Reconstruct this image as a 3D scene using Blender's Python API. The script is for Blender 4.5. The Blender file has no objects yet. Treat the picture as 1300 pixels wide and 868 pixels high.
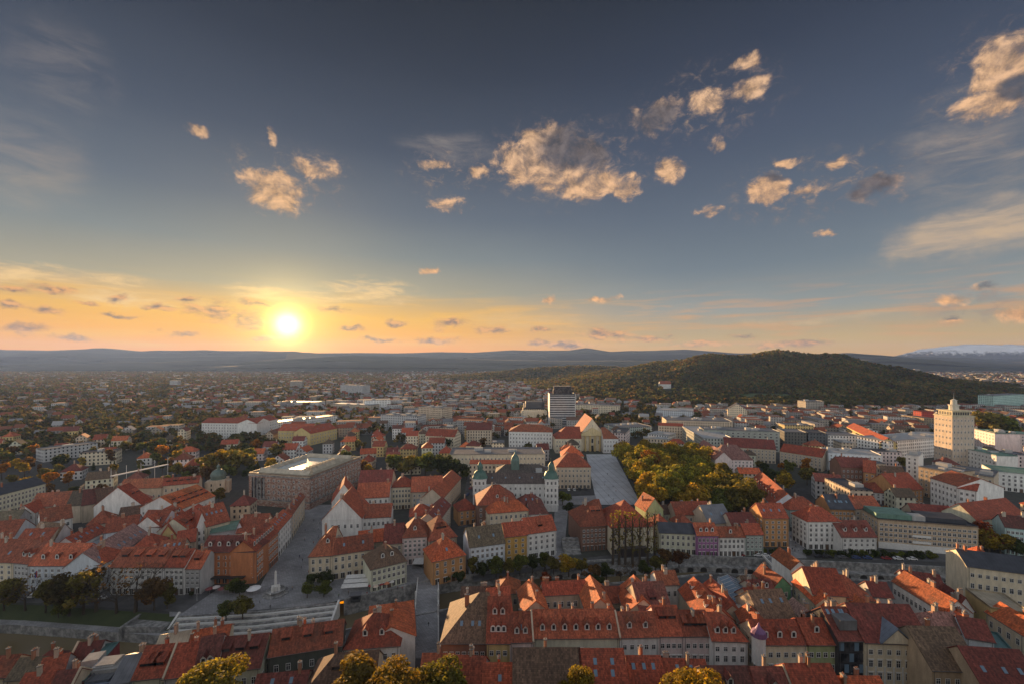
import bpy, bmesh, math, random
import numpy as np
from mathutils import Vector, Matrix
random.seed(7)
R = math.radians
HAZE = 4e-5
scene = bpy.context.scene
COL = scene.collection
# ---------------------------------------------------------------- camera, sky, sun, exposure
CAM_H, FOC, CX, HY = 100.0, 550.0, 650.0, 458.0          # eye height, focal length and horizon in photo pixels
def P(px, py, z=0.0):
    """photo pixel + known height above the town -> point in the world"""
    Y = (CAM_H - z) * FOC / (py - HY)
    return Vector(((px - CX) * Y / FOC, Y, z))
cam = bpy.data.cameras.new('camera'); camo = bpy.data.objects.new('camera', cam); COL.objects.link(camo)
camo.location = (0, 0, CAM_H); camo.rotation_euler = (R(90), 0, 0)
cam.sensor_width = 36; cam.lens = 36 * FOC / 1300.0
cam.shift_y = (HY - 434.0) / 1300.0
cam.clip_start = 1; cam.clip_end = 60000
scene.camera = camo
scene.view_settings.view_transform = 'Standard'; scene.view_settings.look = 'None'
scene.view_settings.gamma = 1; scene.view_settings.use_curve_mapping = False
scene.view_settings.exposure = 1.5
scene.cycles.use_denoising = True
scene.cycles.max_bounces = 5; scene.cycles.diffuse_bounces = 3; scene.cycles.glossy_bounces = 2
scene.cycles.volume_bounces = 0; scene.cycles.transparent_max_bounces = 4
SUN_AZ, SUN_EL = math.atan2(-285, 550), R(4.2)
SUN = Vector((math.sin(SUN_AZ) * math.cos(SUN_EL), math.cos(SUN_AZ) * math.cos(SUN_EL), math.sin(SUN_EL)))
sl = bpy.data.lights.new('sun', 'SUN'); sl.energy = 5.0; sl.angle = R(0.6); sl.color = (1.0, 0.60, 0.28)
so = bpy.data.objects.new('sun', sl); COL.objects.link(so); so.rotation_euler = SUN.to_track_quat('Z', 'Y').to_euler()

class NT:
    """tiny helper that writes node trees"""
    def __init__(s, tree): s.t = tree; s.n = tree.nodes; s.l = tree.links
    def node(s, typ, **kw):
        n = s.n.new(typ)
        for k, v in kw.items(): setattr(n, k, v)
        return n
    def put(s, sock, v):
        if isinstance(v, bpy.types.NodeSocket): s.l.new(v, sock)
        elif v is not None:
            if hasattr(sock.default_value, '__len__') and not hasattr(v, '__len__'): v = (v,) * len(sock.default_value)
            if hasattr(v, '__len__') and len(sock.default_value) == 4 and len(v) == 3: v = (*v, 1)
            sock.default_value = v
    def m(s, op, a, b=None, c=None, clamp=False):
        n = s.node('ShaderNodeMath', operation=op, use_clamp=clamp)
        for i, v in enumerate((a, b, c)): s.put(n.inputs[i], v)
        return n.outputs[0]
    def v(s, op, a, b=None):
        n = s.node('ShaderNodeVectorMath', operation=op); s.put(n.inputs[0], a); s.put(n.inputs[1], b)
        return n.outputs['Value'] if op in ('LENGTH', 'DOT_PRODUCT', 'DISTANCE') else n.outputs[0]
    def mix(s, f, a, b, mode='MIX'):
        n = s.node('ShaderNodeMix', data_type='RGBA', blend_type=mode)
        s.put(n.inputs[0], f); s.put(n.inputs[6], a); s.put(n.inputs[7], b); return n.outputs[2]
    def ss(s, x, a, b, lo=0.0, hi=1.0):
        n = s.node('ShaderNodeMapRange', interpolation_type='SMOOTHSTEP')
        for i, v in enumerate((x, a, b, lo, hi)): s.put(n.inputs[i], v)
        return n.outputs[0]
    def lin(s, x, a, b, lo=0.0, hi=1.0):
        n = s.node('ShaderNodeMapRange')
        for i, v in enumerate((x, a, b, lo, hi)): s.put(n.inputs[i], v)
        return n.outputs[0]
    def noise(s, vec, scale, detail=4, rough=.55, dist=0.0):
        n = s.node('ShaderNodeTexNoise'); s.put(n.inputs['Vector'], vec); n.inputs['Scale'].default_value = scale
        n.inputs['Detail'].default_value = detail; n.inputs['Roughness'].default_value = rough; n.inputs['Distortion'].default_value = dist
        return n.outputs[0]
    def mapping(s, vec, sc=(1, 1, 1), rot=(0, 0, 0), loc=(0, 0, 0)):
        n = s.node('ShaderNodeMapping'); s.put(n.inputs[0], vec); n.inputs[1].default_value = loc
        n.inputs[2].default_value = rot; n.inputs[3].default_value = sc; return n.outputs[0]
    def ramp(s, x, stops):
        n = s.node('ShaderNodeValToRGB'); s.put(n.inputs[0], x); e = n.color_ramp.elements
        while len(e) < len(stops): e.new(.5)
        for i, (p, c) in enumerate(stops): e[i].position = p; e[i].color = (*c, 1)
        return n.outputs[0]
def lin3(r, g, b):
    return tuple((c / 255 / 12.92 if c < 10 else ((c / 255 + .055) / 1.055) ** 2.4) for c in (r, g, b))

def build_world():
    w = bpy.data.worlds.new('World'); scene.world = w; w.use_nodes = True
    nt = NT(w.node_tree); nt.n.clear()
    out = nt.node('ShaderNodeOutputWorld'); bg = nt.node('ShaderNodeBackground')
    nt.l.new(bg.outputs[0], out.inputs[0])
    d = nt.node('ShaderNodeTexCoord').outputs['Generated']
    sep = nt.node('ShaderNodeSeparateXYZ'); nt.l.new(d, sep.inputs[0])
    az = nt.m('ARCTAN2', sep.outputs[0], sep.outputs[1]); el = nt.m('ARCSINE', sep.outputs[2])
    com = nt.node('ShaderNodeCombineXYZ'); nt.l.new(az, com.inputs[0]); nt.l.new(el, com.inputs[1]); V = com.outputs[0]
    sky = nt.node('ShaderNodeTexSky', sky_type='NISHITA'); sky.sun_disc = False
    sky.sun_elevation = SUN_EL; sky.sun_rotation = SUN_AZ % (2 * math.pi); sky.altitude = 300; sky.dust_density = 2.0
    # the sky over the sunset side
    k = 1.0 / 2 ** scene.view_settings.exposure
    def c(r, g, b, f=1.0): return tuple(x * k * f for x in lin3(r, g, b))
    e01 = nt.lin(el, 0, R(50))
    cool = nt.ramp(e01, [(0.0, c(218, 160, 74)), (0.045, c(200, 166, 100)), (0.12, c(146, 151, 146)), (0.22, c(113, 125, 134)), (0.34, c(92, 104, 119)), (0.5, c(71, 82, 101)), (.66, c(53, 62, 79)), (.82, c(37, 44, 55)), (1.0, c(30, 36, 46))])
    warm = nt.ramp(e01, [(0.0, c(255, 148, 2)), (0.05, c(255, 170, 14)), (0.105, c(240, 180, 64)), (0.17, c(168, 160, 134)), (0.26, c(125, 133, 134)), (0.36, c(98, 108, 120)), (0.5, c(72, 82, 98)), (.66, c(52, 60, 74)), (.82, c(37, 43, 53)), (1.0, c(30, 35, 44))])
    sd = nt.m('ABSOLUTE', nt.m('SUBTRACT', az, SUN_AZ))
    base = nt.mix(nt.ss(sd, R(14), R(52), 1, 0), cool, warm)
    base = nt.mix(nt.ss(nt.noise(nt.mapping(V, (1.2, 3.5, 1)), 2.0, 3), .3, .75, 0, .35), base, nt.mix(1.0, base, (1.25, 1.2, 1.15, 1), 'MULTIPLY'))
    sdot = nt.v('DOT_PRODUCT', d, tuple(SUN)); ang = nt.m('ARCCOSINE', nt.m('MINIMUM', sdot, .999999))
    # ---- clouds: (px, py, rx, ry) in photo degrees converted to azimuth / elevation
    def ae(px, py):
        dx = px - CX; r = math.hypot(FOC, dx)
        return math.atan2(dx, FOC), math.atan2(HY - py, r)
    wn = nt.node('ShaderNodeTexNoise'); nt.put(wn.inputs['Vector'], V); wn.inputs['Scale'].default_value = 20; wn.inputs['Detail'].default_value = 5; wn.inputs['Roughness'].default_value = .6
    VW = nt.v('ADD', V, nt.v('MULTIPLY', nt.v('SUBTRACT', wn.outputs['Color'], (.5, .5, .5)), (.055, .034, 0)))
    def blob(b, off=(0, 0), grow=1.0):
        px, py, rx, ry = b[:4]
        px += off[0] * rx; py += off[1] * ry
        a, e = ae(px, py); a2, _ = ae(px + rx, py); _, e2 = ae(px, py - ry)
        v = nt.v('MULTIPLY', nt.v('SUBTRACT', VW, (a, e, 0)), (1 / ((a2 - a) * grow), 1 / ((e2 - e) * grow), 0))
        return nt.m('SUBTRACT', 1.0, nt.v('LENGTH', v))
    def union(bs, off=(0, 0), grow=1.0):
        o = None
        for b in bs:
            x = blob(b, off, grow); o = x if o is None else nt.m('MAXIMUM', o, x)
        return nt.m('MAXIMUM', o, 0.0)
    cum = [(664, 205, 56, 40), (715, 205, 76, 58), (752, 236, 56, 28), (792, 240, 38, 25), (690, 180, 50, 34), (850, 216, 27, 27), (975, 242, 40, 25), (1028, 242, 27, 12), (900, 270, 25, 14),
           (606, 219, 22, 11), (552, 208, 25, 10), (346, 243, 57, 42), (320, 222, 25, 20), (405, 216, 57, 21), (900, 130, 38, 25), (945, 112, 52, 22), (955, 75, 29, 15), (912, 182, 18, 15),
           (1000, 207, 29, 10), (1066, 205, 27, 12), (1275, 95, 60, 75), (1240, 140, 60, 26), (1245, 367, 38, 10), (1200, 411, 29, 10), (1290, 398, 40, 20), (1215, 378, 52, 13),
           (835, 150, 50, 30), (250, 162, 25, 14), (345, 175, 11, 18), (570, 262, 36, 15), (1110, 240, 50, 24), (1050, 295, 34, 9), (545, 343, 18, 7), (700, 380, 14, 7), (765, 380, 38, 7)]
    dark = [(738, 184, 76, 44), (835, 150, 46, 26), (985, 222, 26, 12), (1290, 110, 40, 22), (1110, 240, 50, 24), (1258, 364, 26, 6), (1204, 406, 22, 5)]
    n1 = nt.noise(nt.mapping(V, (1, 1.3, 1)), 19, 12, .68, .35)
    n2 = nt.noise(nt.mapping(V, (1, 1.3, 1), (0, 0, 0), (.010, -.016, 0)), 19, 12, .68, .35)
    M = union(cum); dens = nt.m('ADD', nt.m('ADD', nt.m('MULTIPLY', M, 1.45), nt.m('MULTIPLY', union([(700, 208, 90, 60), (748, 232, 70, 34), (1280, 95, 70, 70), (976, 242, 40, 26), (348, 244, 46, 34)]), .9)), nt.m('MULTIPLY', nt.m('SUBTRACT', n1, .58), 3.0))
    A1 = nt.m('MULTIPLY', nt.ss(dens, .05, .95), nt.ss(M, .0, .34))
    relief = nt.lin(nt.m('SUBTRACT', n1, n2), -.14, .14, .52, 1.35)
    ccol = nt.mix(nt.lin(el, R(3), R(26)), c(232, 172, 112), c(208, 168, 132))
    ccol = nt.mix(nt.m('MULTIPLY', nt.ss(union(dark), .0, .5), .95), ccol, c(92, 88, 92))
    ccol = nt.mix(1.0, ccol, relief, 'MULTIPLY')
    A1 = nt.m('MULTIPLY', A1, nt.lin(nt.ss(n1, .33, .62), 0, 1, .42, 1.0))
    # ragged wisps and fragments around the larger clouds
    wis = [(715, 210, 150, 80), (900, 130, 130, 70), (370, 225, 100, 55), (1010, 240, 150, 60), (1255, 110, 130, 110), (1235, 385, 110, 36), (560, 220, 70, 50), (1110, 225, 90, 60)]
    n5 = nt.noise(nt.mapping(V, (1, 1.5, 1), (0, 0, R(20))), 34, 10, .72, .5)
    A4 = nt.m('MULTIPLY', nt.ss(union(wis), 0, .7), nt.ss(n5, .46, .70, 0, .7))
    # cirrus veils
    cir = [(30, 200, 120, 90), (80, 90, 90, 90), (1215, 300, 170, 44), (1290, 275, 130, 50), (1170, 318, 110, 22), (1215, 300, 170, 44), (1230, 190, 150, 110), (480, 372, 70, 16), (60, 352, 190, 22), (180, 380, 120, 18), (570, 190, 80, 30), (1010, 408, 130, 7), (1130, 398, 110, 6), (640, 408, 160, 14)]
    f1 = nt.noise(nt.mapping(V, (5, 16, 1), (0, 0, R(14))), 1.7, 8, .62, .6)
    f2 = nt.noise(nt.mapping(V, (6, 30, 1), (0, 0, R(14))), 2.0, 8, .65, .4)
    A2 = nt.m('MULTIPLY', nt.m('MULTIPLY', nt.ss(union(cir), 0.0, .8), nt.ss(f1, .32, .78, .0, .70)), nt.m('MULTIPLY', nt.ss(f2, .28, .7, .55, 1.0), nt.ss(az, R(-46), R(-30), .55, 1.0)))
    cicol = nt.mix(nt.lin(el, R(1), R(22)), c(250, 205, 140), c(172, 158, 146))
    # small dark clouds hanging low along the horizon
    low = [(70, 366, 50, 10), (62, 395, 40, 10), (30, 418, 62, 12), (150, 378, 34, 9), (152, 402, 44, 6), (232, 424, 44, 7), (270, 394, 56, 22), (310, 404, 50, 20), (575, 410, 40, 14), (240, 380, 30, 8), (505, 410, 24, 8),
           (770, 425, 52, 15), (625, 420, 38, 8), (330, 385, 44, 10), (420, 392, 30, 7), (20, 368, 30, 7), (200, 392, 40, 7), (90, 428, 60, 7), (340, 430, 40, 6), (480, 432, 50, 6), (450, 420, 40, 6), (550, 432, 50, 7), (690, 418, 44, 6), (830, 428, 40, 6), (945, 428, 40, 6), (720, 438, 60, 7), (890, 435, 60, 8), (1010, 437, 90, 8), (12, 388, 30, 8), (180, 452, 40, 5), (110, 385, 30, 6), (700, 436, 60, 7)]
    n3 = nt.noise(nt.mapping(V, (1, 2.2, 1)), 24, 8, .62, .3)
    n4 = nt.noise(nt.mapping(V, (1, 2.2, 1), (0, 0, 0), (.004, .012, 0)), 24, 8, .62, .3)
    ML = union(low); dl = nt.m('ADD', ML, nt.m('MULTIPLY', nt.m('SUBTRACT', n3, .56), 2.2))
    A3 = nt.m('MULTIPLY', nt.ss(dl, .08, .75, 0, .92), nt.ss(ML, .02, .22))
    lcol = nt.mix(nt.lin(nt.m('SUBTRACT', n3, n4), -.08, .10), c(112, 92, 92), c(238, 170, 96))
    band = nt.m('MULTIPLY', nt.ss(nt.noise(nt.mapping(V, (3, 34, 1), (0, 0, R(-3))), 2.0, 6, .6, .4), .44, .7, 0, .62), nt.m('MULTIPLY', nt.ss(el, R(.3), R(2)), nt.ss(el, R(5), R(10), 1, 0)))
    col = nt.mix(band, base, nt.mix(nt.ss(sd, R(20), R(60), 1, 0), c(220, 158, 96), c(255, 190, 60)))
    A5 = nt.m('MULTIPLY', nt.ss(union([(1225, 295, 150, 40), (1290, 275, 110, 44), (1175, 316, 90, 16)]), .05, .6), nt.ss(nt.noise(nt.mapping(V, (4, 22, 1), (0, 0, R(-13))), 2.2, 9, .64, .5), .3, .66, .12, .82))
    fan = nt.m('MULTIPLY', nt.ss(union([(470, 368, 80, 22), (420, 378, 50, 12), (60, 350, 170, 20), (180, 382, 110, 16), (330, 372, 60, 14)]), .02, .6), nt.ss(nt.noise(nt.mapping(V, (5, 26, 1), (0, 0, R(18))), 2.4, 8, .66, .4), .4, .68, 0, .8))
    col = nt.mix(fan, col, c(250, 208, 140)); col = nt.mix(A5, col, c(196, 172, 146)); col = nt.mix(A2, col, cicol); col = nt.mix(A3, col, lcol); col = nt.mix(A4, col, nt.mix(nt.lin(n5, .5, .8), c(112, 106, 110), c(205, 168, 132))); col = nt.mix(A1, col, ccol)
    glow = nt.m('ADD', nt.m('MULTIPLY', nt.m('POWER', nt.ss(ang, 0, R(12), 1, 0), 3.0), .55), nt.m('ADD', nt.m('MULTIPLY', nt.m('POWER', nt.ss(ang, 0, R(34), 1, 0), 3.0), .16), nt.m('ADD', nt.m('MULTIPLY', nt.m('POWER', nt.ss(ang, R(.2), R(4.0), 1, 0), 3.0), 1.2), nt.m('ADD', nt.m('MULTIPLY', nt.m('POWER', nt.ss(ang, 0, R(5.5), 1, 0), 4.0), 1.6), nt.m('MULTIPLY', nt.m('POWER', nt.ss(ang, R(.3), R(2.3), 1, 0), 2.0), 2.6)))))
    gl = nt.mix(1.0, (1.0, .70, .20, 1), nt.m('MULTIPLY', glow, k * 1.15), 'MULTIPLY')
    col = nt.mix(1.0, col, gl, 'ADD')
    # unseen sky overhead and to the east, brightened as added fill for the facades
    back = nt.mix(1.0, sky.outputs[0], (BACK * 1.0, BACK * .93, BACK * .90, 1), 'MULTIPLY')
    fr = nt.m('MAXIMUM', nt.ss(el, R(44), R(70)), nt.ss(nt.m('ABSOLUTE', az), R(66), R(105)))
    col = nt.mix(fr, col, nt.mix(.5, back, nt.mix(nt.ss(el, R(14), R(48)), FILL_EAST, FILL_TOP)))
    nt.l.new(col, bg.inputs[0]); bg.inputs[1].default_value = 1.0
    w.cycles.sampling_method = 'MANUAL'; w.cycles.sample_map_resolution = 512
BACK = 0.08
FILL_EAST = (.72, .70, .69)
FILL_TOP = (.175, .18, .20)
build_world()

# ---------------------------------------------------------------- materials (base colours come from each object's own colour)
MATS = {}
def newmat(name):
    m = bpy.data.materials.new(name); m.use_nodes = True; nt = NT(m.node_tree)
    b = nt.n.get('Principled BSDF'); MATS[name] = m; return m, nt, b
def objcol(nt): return nt.node('ShaderNodeObjectInfo').outputs['Color']
def objrnd(nt): return nt.node('ShaderNodeObjectInfo').outputs['Random']
def tex(nt, k): return nt.node('ShaderNodeTexCoord').outputs[k]
def wpos(nt): return nt.node('ShaderNodeNewGeometry').outputs['Position']
def mul(nt, col, f): return nt.mix(1.0, col, f, 'MULTIPLY')
def make_mats():
    m, nt, b = newmat('plaster'); p = wpos(nt)
    n = nt.noise(nt.mapping(p, (1, 1, .25)), .7, 6, .65)
    n2 = nt.noise(p, 3.5, 3)
    nt.put(b.inputs['Base Color'], mul(nt, mul(nt, objcol(nt), nt.lin(n, .3, .72, .72, 1.1)), nt.lin(n2, .3, .7, .9, 1.06))); b.inputs['Roughness'].default_value = .9
    m, nt, b = newmat('facade'); p = wpos(nt); uv = nt.node('ShaderNodeSeparateXYZ'); nt.l.new(tex(nt, 'UV'), uv.inputs[0])
    fu = nt.m('FRACT', nt.m('ADD', nt.m('DIVIDE', uv.outputs[0], 3.1), 100.5)); fv = nt.m('FRACT', nt.m('DIVIDE', uv.outputs[1], 3.4))
    iu = nt.m('MULTIPLY', nt.m('GREATER_THAN', fu, .31), nt.m('LESS_THAN', fu, .69)); iv = nt.m('MULTIPLY', nt.m('GREATER_THAN', fv, .26), nt.m('LESS_THAN', fv, .80))
    nz = nt.node('ShaderNodeSeparateXYZ'); nt.l.new(nt.node('ShaderNodeNewGeometry').outputs['Normal'], nz.inputs[0])
    up = nt.m('LESS_THAN', nt.m('ABSOLUTE', nz.outputs[2]), .5)
    win = nt.m('MULTIPLY', nt.m('MULTIPLY', iu, iv), nt.m('MULTIPLY', up, nt.m('GREATER_THAN', uv.outputs[1], .5)))
    pl = mul(nt, objcol(nt), nt.lin(nt.noise(nt.mapping(p, (1, 1, .25)), .35, 5), .3, .72, .74, 1.1))
    nt.put(b.inputs['Base Color'], nt.mix(win, pl, (.035, .037, .042, 1))); nt.put(b.inputs['Roughness'], nt.lin(win, 0, 1, .9, .25))
    m, nt, b = newmat('tiles'); uv = tex(nt, 'UV'); p = wpos(nt)
    cell = nt.node('ShaderNodeTexWhiteNoise', noise_dimensions='3D'); fl = nt.v('FLOOR', nt.mapping(uv, (2.6, 2.2, 1))); nt.l.new(fl, cell.inputs[0])
    rows = nt.m('FRACT', nt.m('MULTIPLY', nt.node('ShaderNodeSeparateXYZ').outputs[1], 1.0))
    sx = nt.node('ShaderNodeSeparateXYZ'); nt.l.new(uv, sx.inputs[0])
    rows = nt.m('FRACT', nt.m('MULTIPLY', sx.outputs[1], 2.2))
    st = nt.noise(nt.mapping(uv, (1.1, .16, 1)), 1.0, 5, .65)
    bl = nt.noise(p, .16, 5, .6)
    c = mul(nt, objcol(nt), nt.lin(st, .3, .7, .62, 1.35)); c = mul(nt, c, nt.lin(cell.outputs[0], 0, 1, .62, 1.36))
    c = mul(nt, c, nt.lin(rows, 0, .35, .72, 1.04)); c = nt.mix(nt.ss(bl, .5, .74, 0, .42), c, (.06, .042, .03, 1))
    c = mul(nt, c, nt.lin(objrnd(nt), 0, 1, .76, 1.24)); hv = nt.m('FRACT', nt.m('MULTIPLY', objrnd(nt), 37.7)); c = nt.mix(nt.ss(hv, .3, 1), c, mul(nt, c, (.78, 1.06, 1.1, 1))); c = nt.mix(nt.ss(nt.m('FRACT', nt.m('MULTIPLY', objrnd(nt), 91.3)), .6, 1, 0, .8), c, mul(nt, c, (1.3, 1.55, 1.45, 1))); pt = nt.noise(nt.mapping(uv, (.22, .3, 1)), 1.0, 2, .4); c = nt.mix(nt.ss(pt, .56, .60, 0, .32), c, mul(nt, c, (1.55, 1.6, 1.6, 1)))
    nt.put(b.inputs['Base Color'], c); b.inputs['Roughness'].default_value = .82
    m, nt, b = newmat('sheet_metal'); p = wpos(nt); sx = nt.node('ShaderNodeSeparateXYZ'); nt.l.new(tex(nt, 'UV'), sx.inputs[0])
    seam = nt.m('LESS_THAN', nt.m('FRACT', nt.m('MULTIPLY', sx.outputs[0], .8)), .09)
    c = mul(nt, objcol(nt), nt.lin(nt.noise(p, .3, 5), .3, .7, .7, 1.2)); c = mul(nt, c, nt.lin(seam, 0, 1, 1, .72))
    nt.put(b.inputs['Base Color'], c); b.inputs['Roughness'].default_value = .55; b.inputs['Metallic'].default_value = .3
    m, nt, b = newmat('glass'); n = nt.noise(wpos(nt), .4, 2)
    nt.put(b.inputs['Base Color'], nt.mix(nt.ss(n, .4, .62), (.018, .02, .025, 1), (.07, .072, .08, 1))); b.inputs['Roughness'].default_value = .16
    m, nt, b = newmat('blue_glass'); b.inputs['Base Color'].default_value = (.16, .24, .32, 1); b.inputs['Roughness'].default_value = .15
    m, nt, b = newmat('white_paint'); nt.put(b.inputs['Base Color'], mul(nt, (.66, .65, .62, 1), nt.lin(nt.noise(wpos(nt), 1.2, 3), .3, .7, .85, 1.05))); b.inputs['Roughness'].default_value = .7
    m, nt, b = newmat('paint'); nt.put(b.inputs['Base Color'], objcol(nt)); b.inputs['Roughness'].default_value = .5
    m, nt, b = newmat('dark_opening'); b.inputs['Base Color'].default_value = (.03, .027, .025, 1); b.inputs['Roughness'].default_value = .6
    m, nt, b = newmat('wood'); nt.put(b.inputs['Base Color'], mul(nt, (.12, .07, .04, 1), nt.lin(nt.noise(nt.mapping(wpos(nt), (6, 6, .6)), 1, 3), .3, .7, .7, 1.2)))
    m, nt, b = newmat('stone'); n = nt.noise(wpos(nt), .5, 7, .65)
    nt.put(b.inputs['Base Color'], nt.mix(nt.ss(n, .35, .68), (.13, .13, .13, 1), (.36, .355, .34, 1))); b.inputs['Roughness'].default_value = .9
    m, nt, b = newmat('brick_stone'); br = nt.node('ShaderNodeTexBrick'); nt.l.new(tex(nt, 'UV'), br.inputs['Vector'])
    br.inputs['Color1'].default_value = (.26, .12, .08, 1); br.inputs['Color2'].default_value = (.42, .38, .34, 1); br.inputs['Mortar'].default_value = (.2, .13, .1, 1)
    br.inputs['Scale'].default_value = .42; br.inputs['Bias'].default_value = -.15
    nt.put(b.inputs['Base Color'], mul(nt, br.outputs[0], nt.lin(nt.noise(wpos(nt), .5, 5), .3, .7, .75, 1.2))); b.inputs['Roughness'].default_value = .9
    m, nt, b = newmat('paving'); p = wpos(nt); br = nt.node('ShaderNodeTexBrick'); nt.l.new(nt.mapping(p, (1, 1, 1), (0, 0, R(12))), br.inputs['Vector'])
    br.inputs['Color1'].default_value = (.25, .25, .26, 1); br.inputs['Color2'].default_value = (.34, .34, .35, 1); br.inputs['Mortar'].default_value = (.2, .2, .2, 1); br.inputs['Scale'].default_value = .35; br.inputs['Mortar Size'].default_value = .03
    nt.put(b.inputs['Base Color'], mul(nt, br.outputs[0], nt.lin(nt.noise(p, .12, 6, .6), .3, .7, .66, 1.15))); b.inputs['Roughness'].default_value = .75
    m, nt, b = newmat('pale_paving'); p = wpos(nt); br = nt.node('ShaderNodeTexBrick'); nt.l.new(nt.mapping(p, (1, 1, 1), (0, 0, R(-4))), br.inputs['Vector']); br.offset = 0
    br.inputs['Color1'].default_value = (.56, .58, .61, 1); br.inputs['Color2'].default_value = (.50, .52, .55, 1); br.inputs['Mortar'].default_value = (.25, .26, .27, 1); br.inputs['Scale'].default_value = .09; br.inputs['Mortar Size'].default_value = .018
    nt.put(b.inputs['Base Color'], mul(nt, br.outputs[0], nt.lin(nt.noise(p, .1, 6, .6), .3, .7, .8, 1.12))); b.inputs['Roughness'].default_value = .75
    m, nt, b = newmat('asphalt'); nt.put(b.inputs['Base Color'], mul(nt, (.075, .075, .078, 1), nt.lin(nt.noise(wpos(nt), .2, 6), .3, .7, .7, 1.4))); b.inputs['Roughness'].default_value = .85
    m, nt, b = newmat('town_ground'); p = wpos(nt); n = nt.noise(p, .012, 6, .6); n2 = nt.noise(p, .0011, 5, .6)
    sy = nt.node('ShaderNodeSeparateXYZ'); nt.l.new(p, sy.inputs[0]); far = nt.ss(sy.outputs[1], 400, 1600)
    c = nt.mix(nt.m('MULTIPLY', nt.ss(n, .4, .6), nt.lin(far, 0, 1, .45, 1)), (.055, .055, .056, 1), (.045, .055, .024, 1))
    c = nt.mix(nt.m('MULTIPLY', nt.ss(n2, .5, .62), nt.ss(sy.outputs[1], 1500, 3000)), c, (.10, .12, .05, 1))
    nt.put(b.inputs['Base Color'], mul(nt, c, nt.lin(nt.noise(p, .3, 4), .3, .7, .7, 1.25))); b.inputs['Roughness'].default_value = .95
    m, nt, b = newmat('grass'); p = wpos(nt)
    nt.put(b.inputs['Base Color'], nt.mix(nt.noise(p, .3, 6), (.022, .036, .012, 1), (.06, .075, .024, 1))); b.inputs['Roughness'].default_value = .95
    m, nt, b = newmat('forest_floor'); p = wpos(nt)
    nt.put(b.inputs['Base Color'], nt.mix(nt.noise(p, .05, 6), (.018, .024, .009, 1), (.05, .042, .02, 1))); b.inputs['Roughness'].default_value = 1
    m, nt, b = newmat('meadow'); nt.put(b.inputs['Base Color'], nt.mix(nt.noise(wpos(nt), .03, 5), (.05, .085, .025, 1), (.085, .115, .04, 1)))
    m, nt, b = newmat('mountain_wood'); p = wpos(nt)
    c = nt.mix(nt.noise(p, .004, 8, .65), (.02, .026, .014, 1), (.06, .06, .035, 1)); sy = nt.node('ShaderNodeSeparateXYZ'); nt.l.new(p, sy.inputs[0])
    nt.put(b.inputs['Base Color'], c); b.inputs['Roughness'].default_value = 1
    m, nt, b = newmat('snow_rock'); p = wpos(nt); sy = nt.node('ShaderNodeSeparateXYZ'); nt.l.new(p, sy.inputs[0])
    c = nt.mix(nt.ss(nt.m('ADD', sy.outputs[2], nt.m('MULTIPLY', nt.noise(p, .01, 8, .7), 260)), 330, 420), (.05, .055, .05, 1), (.72, .72, .74, 1))
    nt.put(b.inputs['Base Color'], c); b.inputs['Roughness'].default_value = 1
    m, nt, b = newmat('water'); p = wpos(nt); b.inputs['Base Color'].default_value = (.16, .125, .07, 1); b.inputs['Roughness'].default_value = .14
    bp = nt.node('ShaderNodeBump'); bp.inputs['Strength'].default_value = .25; bp.inputs['Distance'].default_value = .3
    nt.l.new(nt.noise(nt.mapping(p, (1, 2, 1)), .8, 4), bp.inputs['Height']); nt.l.new(bp.outputs[0], b.inputs['Normal'])
    m, nt, b = newmat('bark'); nt.put(b.inputs['Base Color'], nt.mix(nt.noise(wpos(nt), 2, 4), (.03, .022, .015, 1), (.085, .065, .045, 1))); b.inputs['Roughness'].default_value = .95
    m, nt, b = newmat('leaves'); g = nt.node('ShaderNodeNewGeometry'); r = g.outputs['Random Per Island']; p = g.outputs['Position']
    c = mul(nt, objcol(nt), nt.lin(r, 0, 1, .5, 1.5)); c = mul(nt, c, nt.lin(nt.noise(p, .45, 3), .32, .68, .65, 1.3))
    c = nt.mix(nt.m('MULTIPLY', nt.ss(nt.noise(p, .22, 3), .45, .7), .45), c, mul(nt, c, (1.6, 1.05, .5, 1)))
    nt.put(b.inputs['Base Color'], c); b.inputs['Roughness'].default_value = .75; b.inputs['Specular IOR Level'].default_value = .2
    tl = nt.node('ShaderNodeBsdfTranslucent'); nt.put(tl.inputs[0], mul(nt, c, (1.5, 1.4, .9, 1))); ms = nt.node('ShaderNodeMixShader'); ms.inputs[0].default_value = .45
    nt.l.new(b.outputs[0], ms.inputs[1]); nt.l.new(tl.outputs[0], ms.inputs[2]); nt.l.new(ms.outputs[0], nt.n.get('Material Output').inputs[0])
    m, nt, b = newmat('wood_crowns'); g = nt.node('ShaderNodeNewGeometry'); r = g.outputs['Random Per Island']; p = g.outputs['Position']
    c = nt.ramp(r, [(0, (.022, .030, .011)), (.35, (.040, .048, .015)), (.6, (.070, .064, .017)), (.8, (.095, .062, .018)), (1, (.06, .032, .016))])
    c = mul(nt, c, nt.lin(nt.noise(p, .009, 6, .65), .3, .7, .85, 2.9)); c = nt.mix(nt.ss(nt.noise(p, .02, 4), .5, .66, 0, .6), c, (.10, .085, .022, 1)); c = mul(nt, c, nt.lin(nt.noise(p, .3, 3), .3, .7, .6, 1.35))
    nt.put(b.inputs['Base Color'], c); b.inputs['Roughness'].default_value = .9; b.inputs['Specular IOR Level'].default_value = .1
    tl = nt.node('ShaderNodeBsdfTranslucent'); nt.put(tl.inputs[0], mul(nt, c, (1.4, 1.3, .9, 1))); ms = nt.node('ShaderNodeMixShader'); ms.inputs[0].default_value = .4
    nt.l.new(b.outputs[0], ms.inputs[1]); nt.l.new(tl.outputs[0], ms.inputs[2]); nt.l.new(ms.outputs[0], nt.n.get('Material Output').inputs[0])
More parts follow.
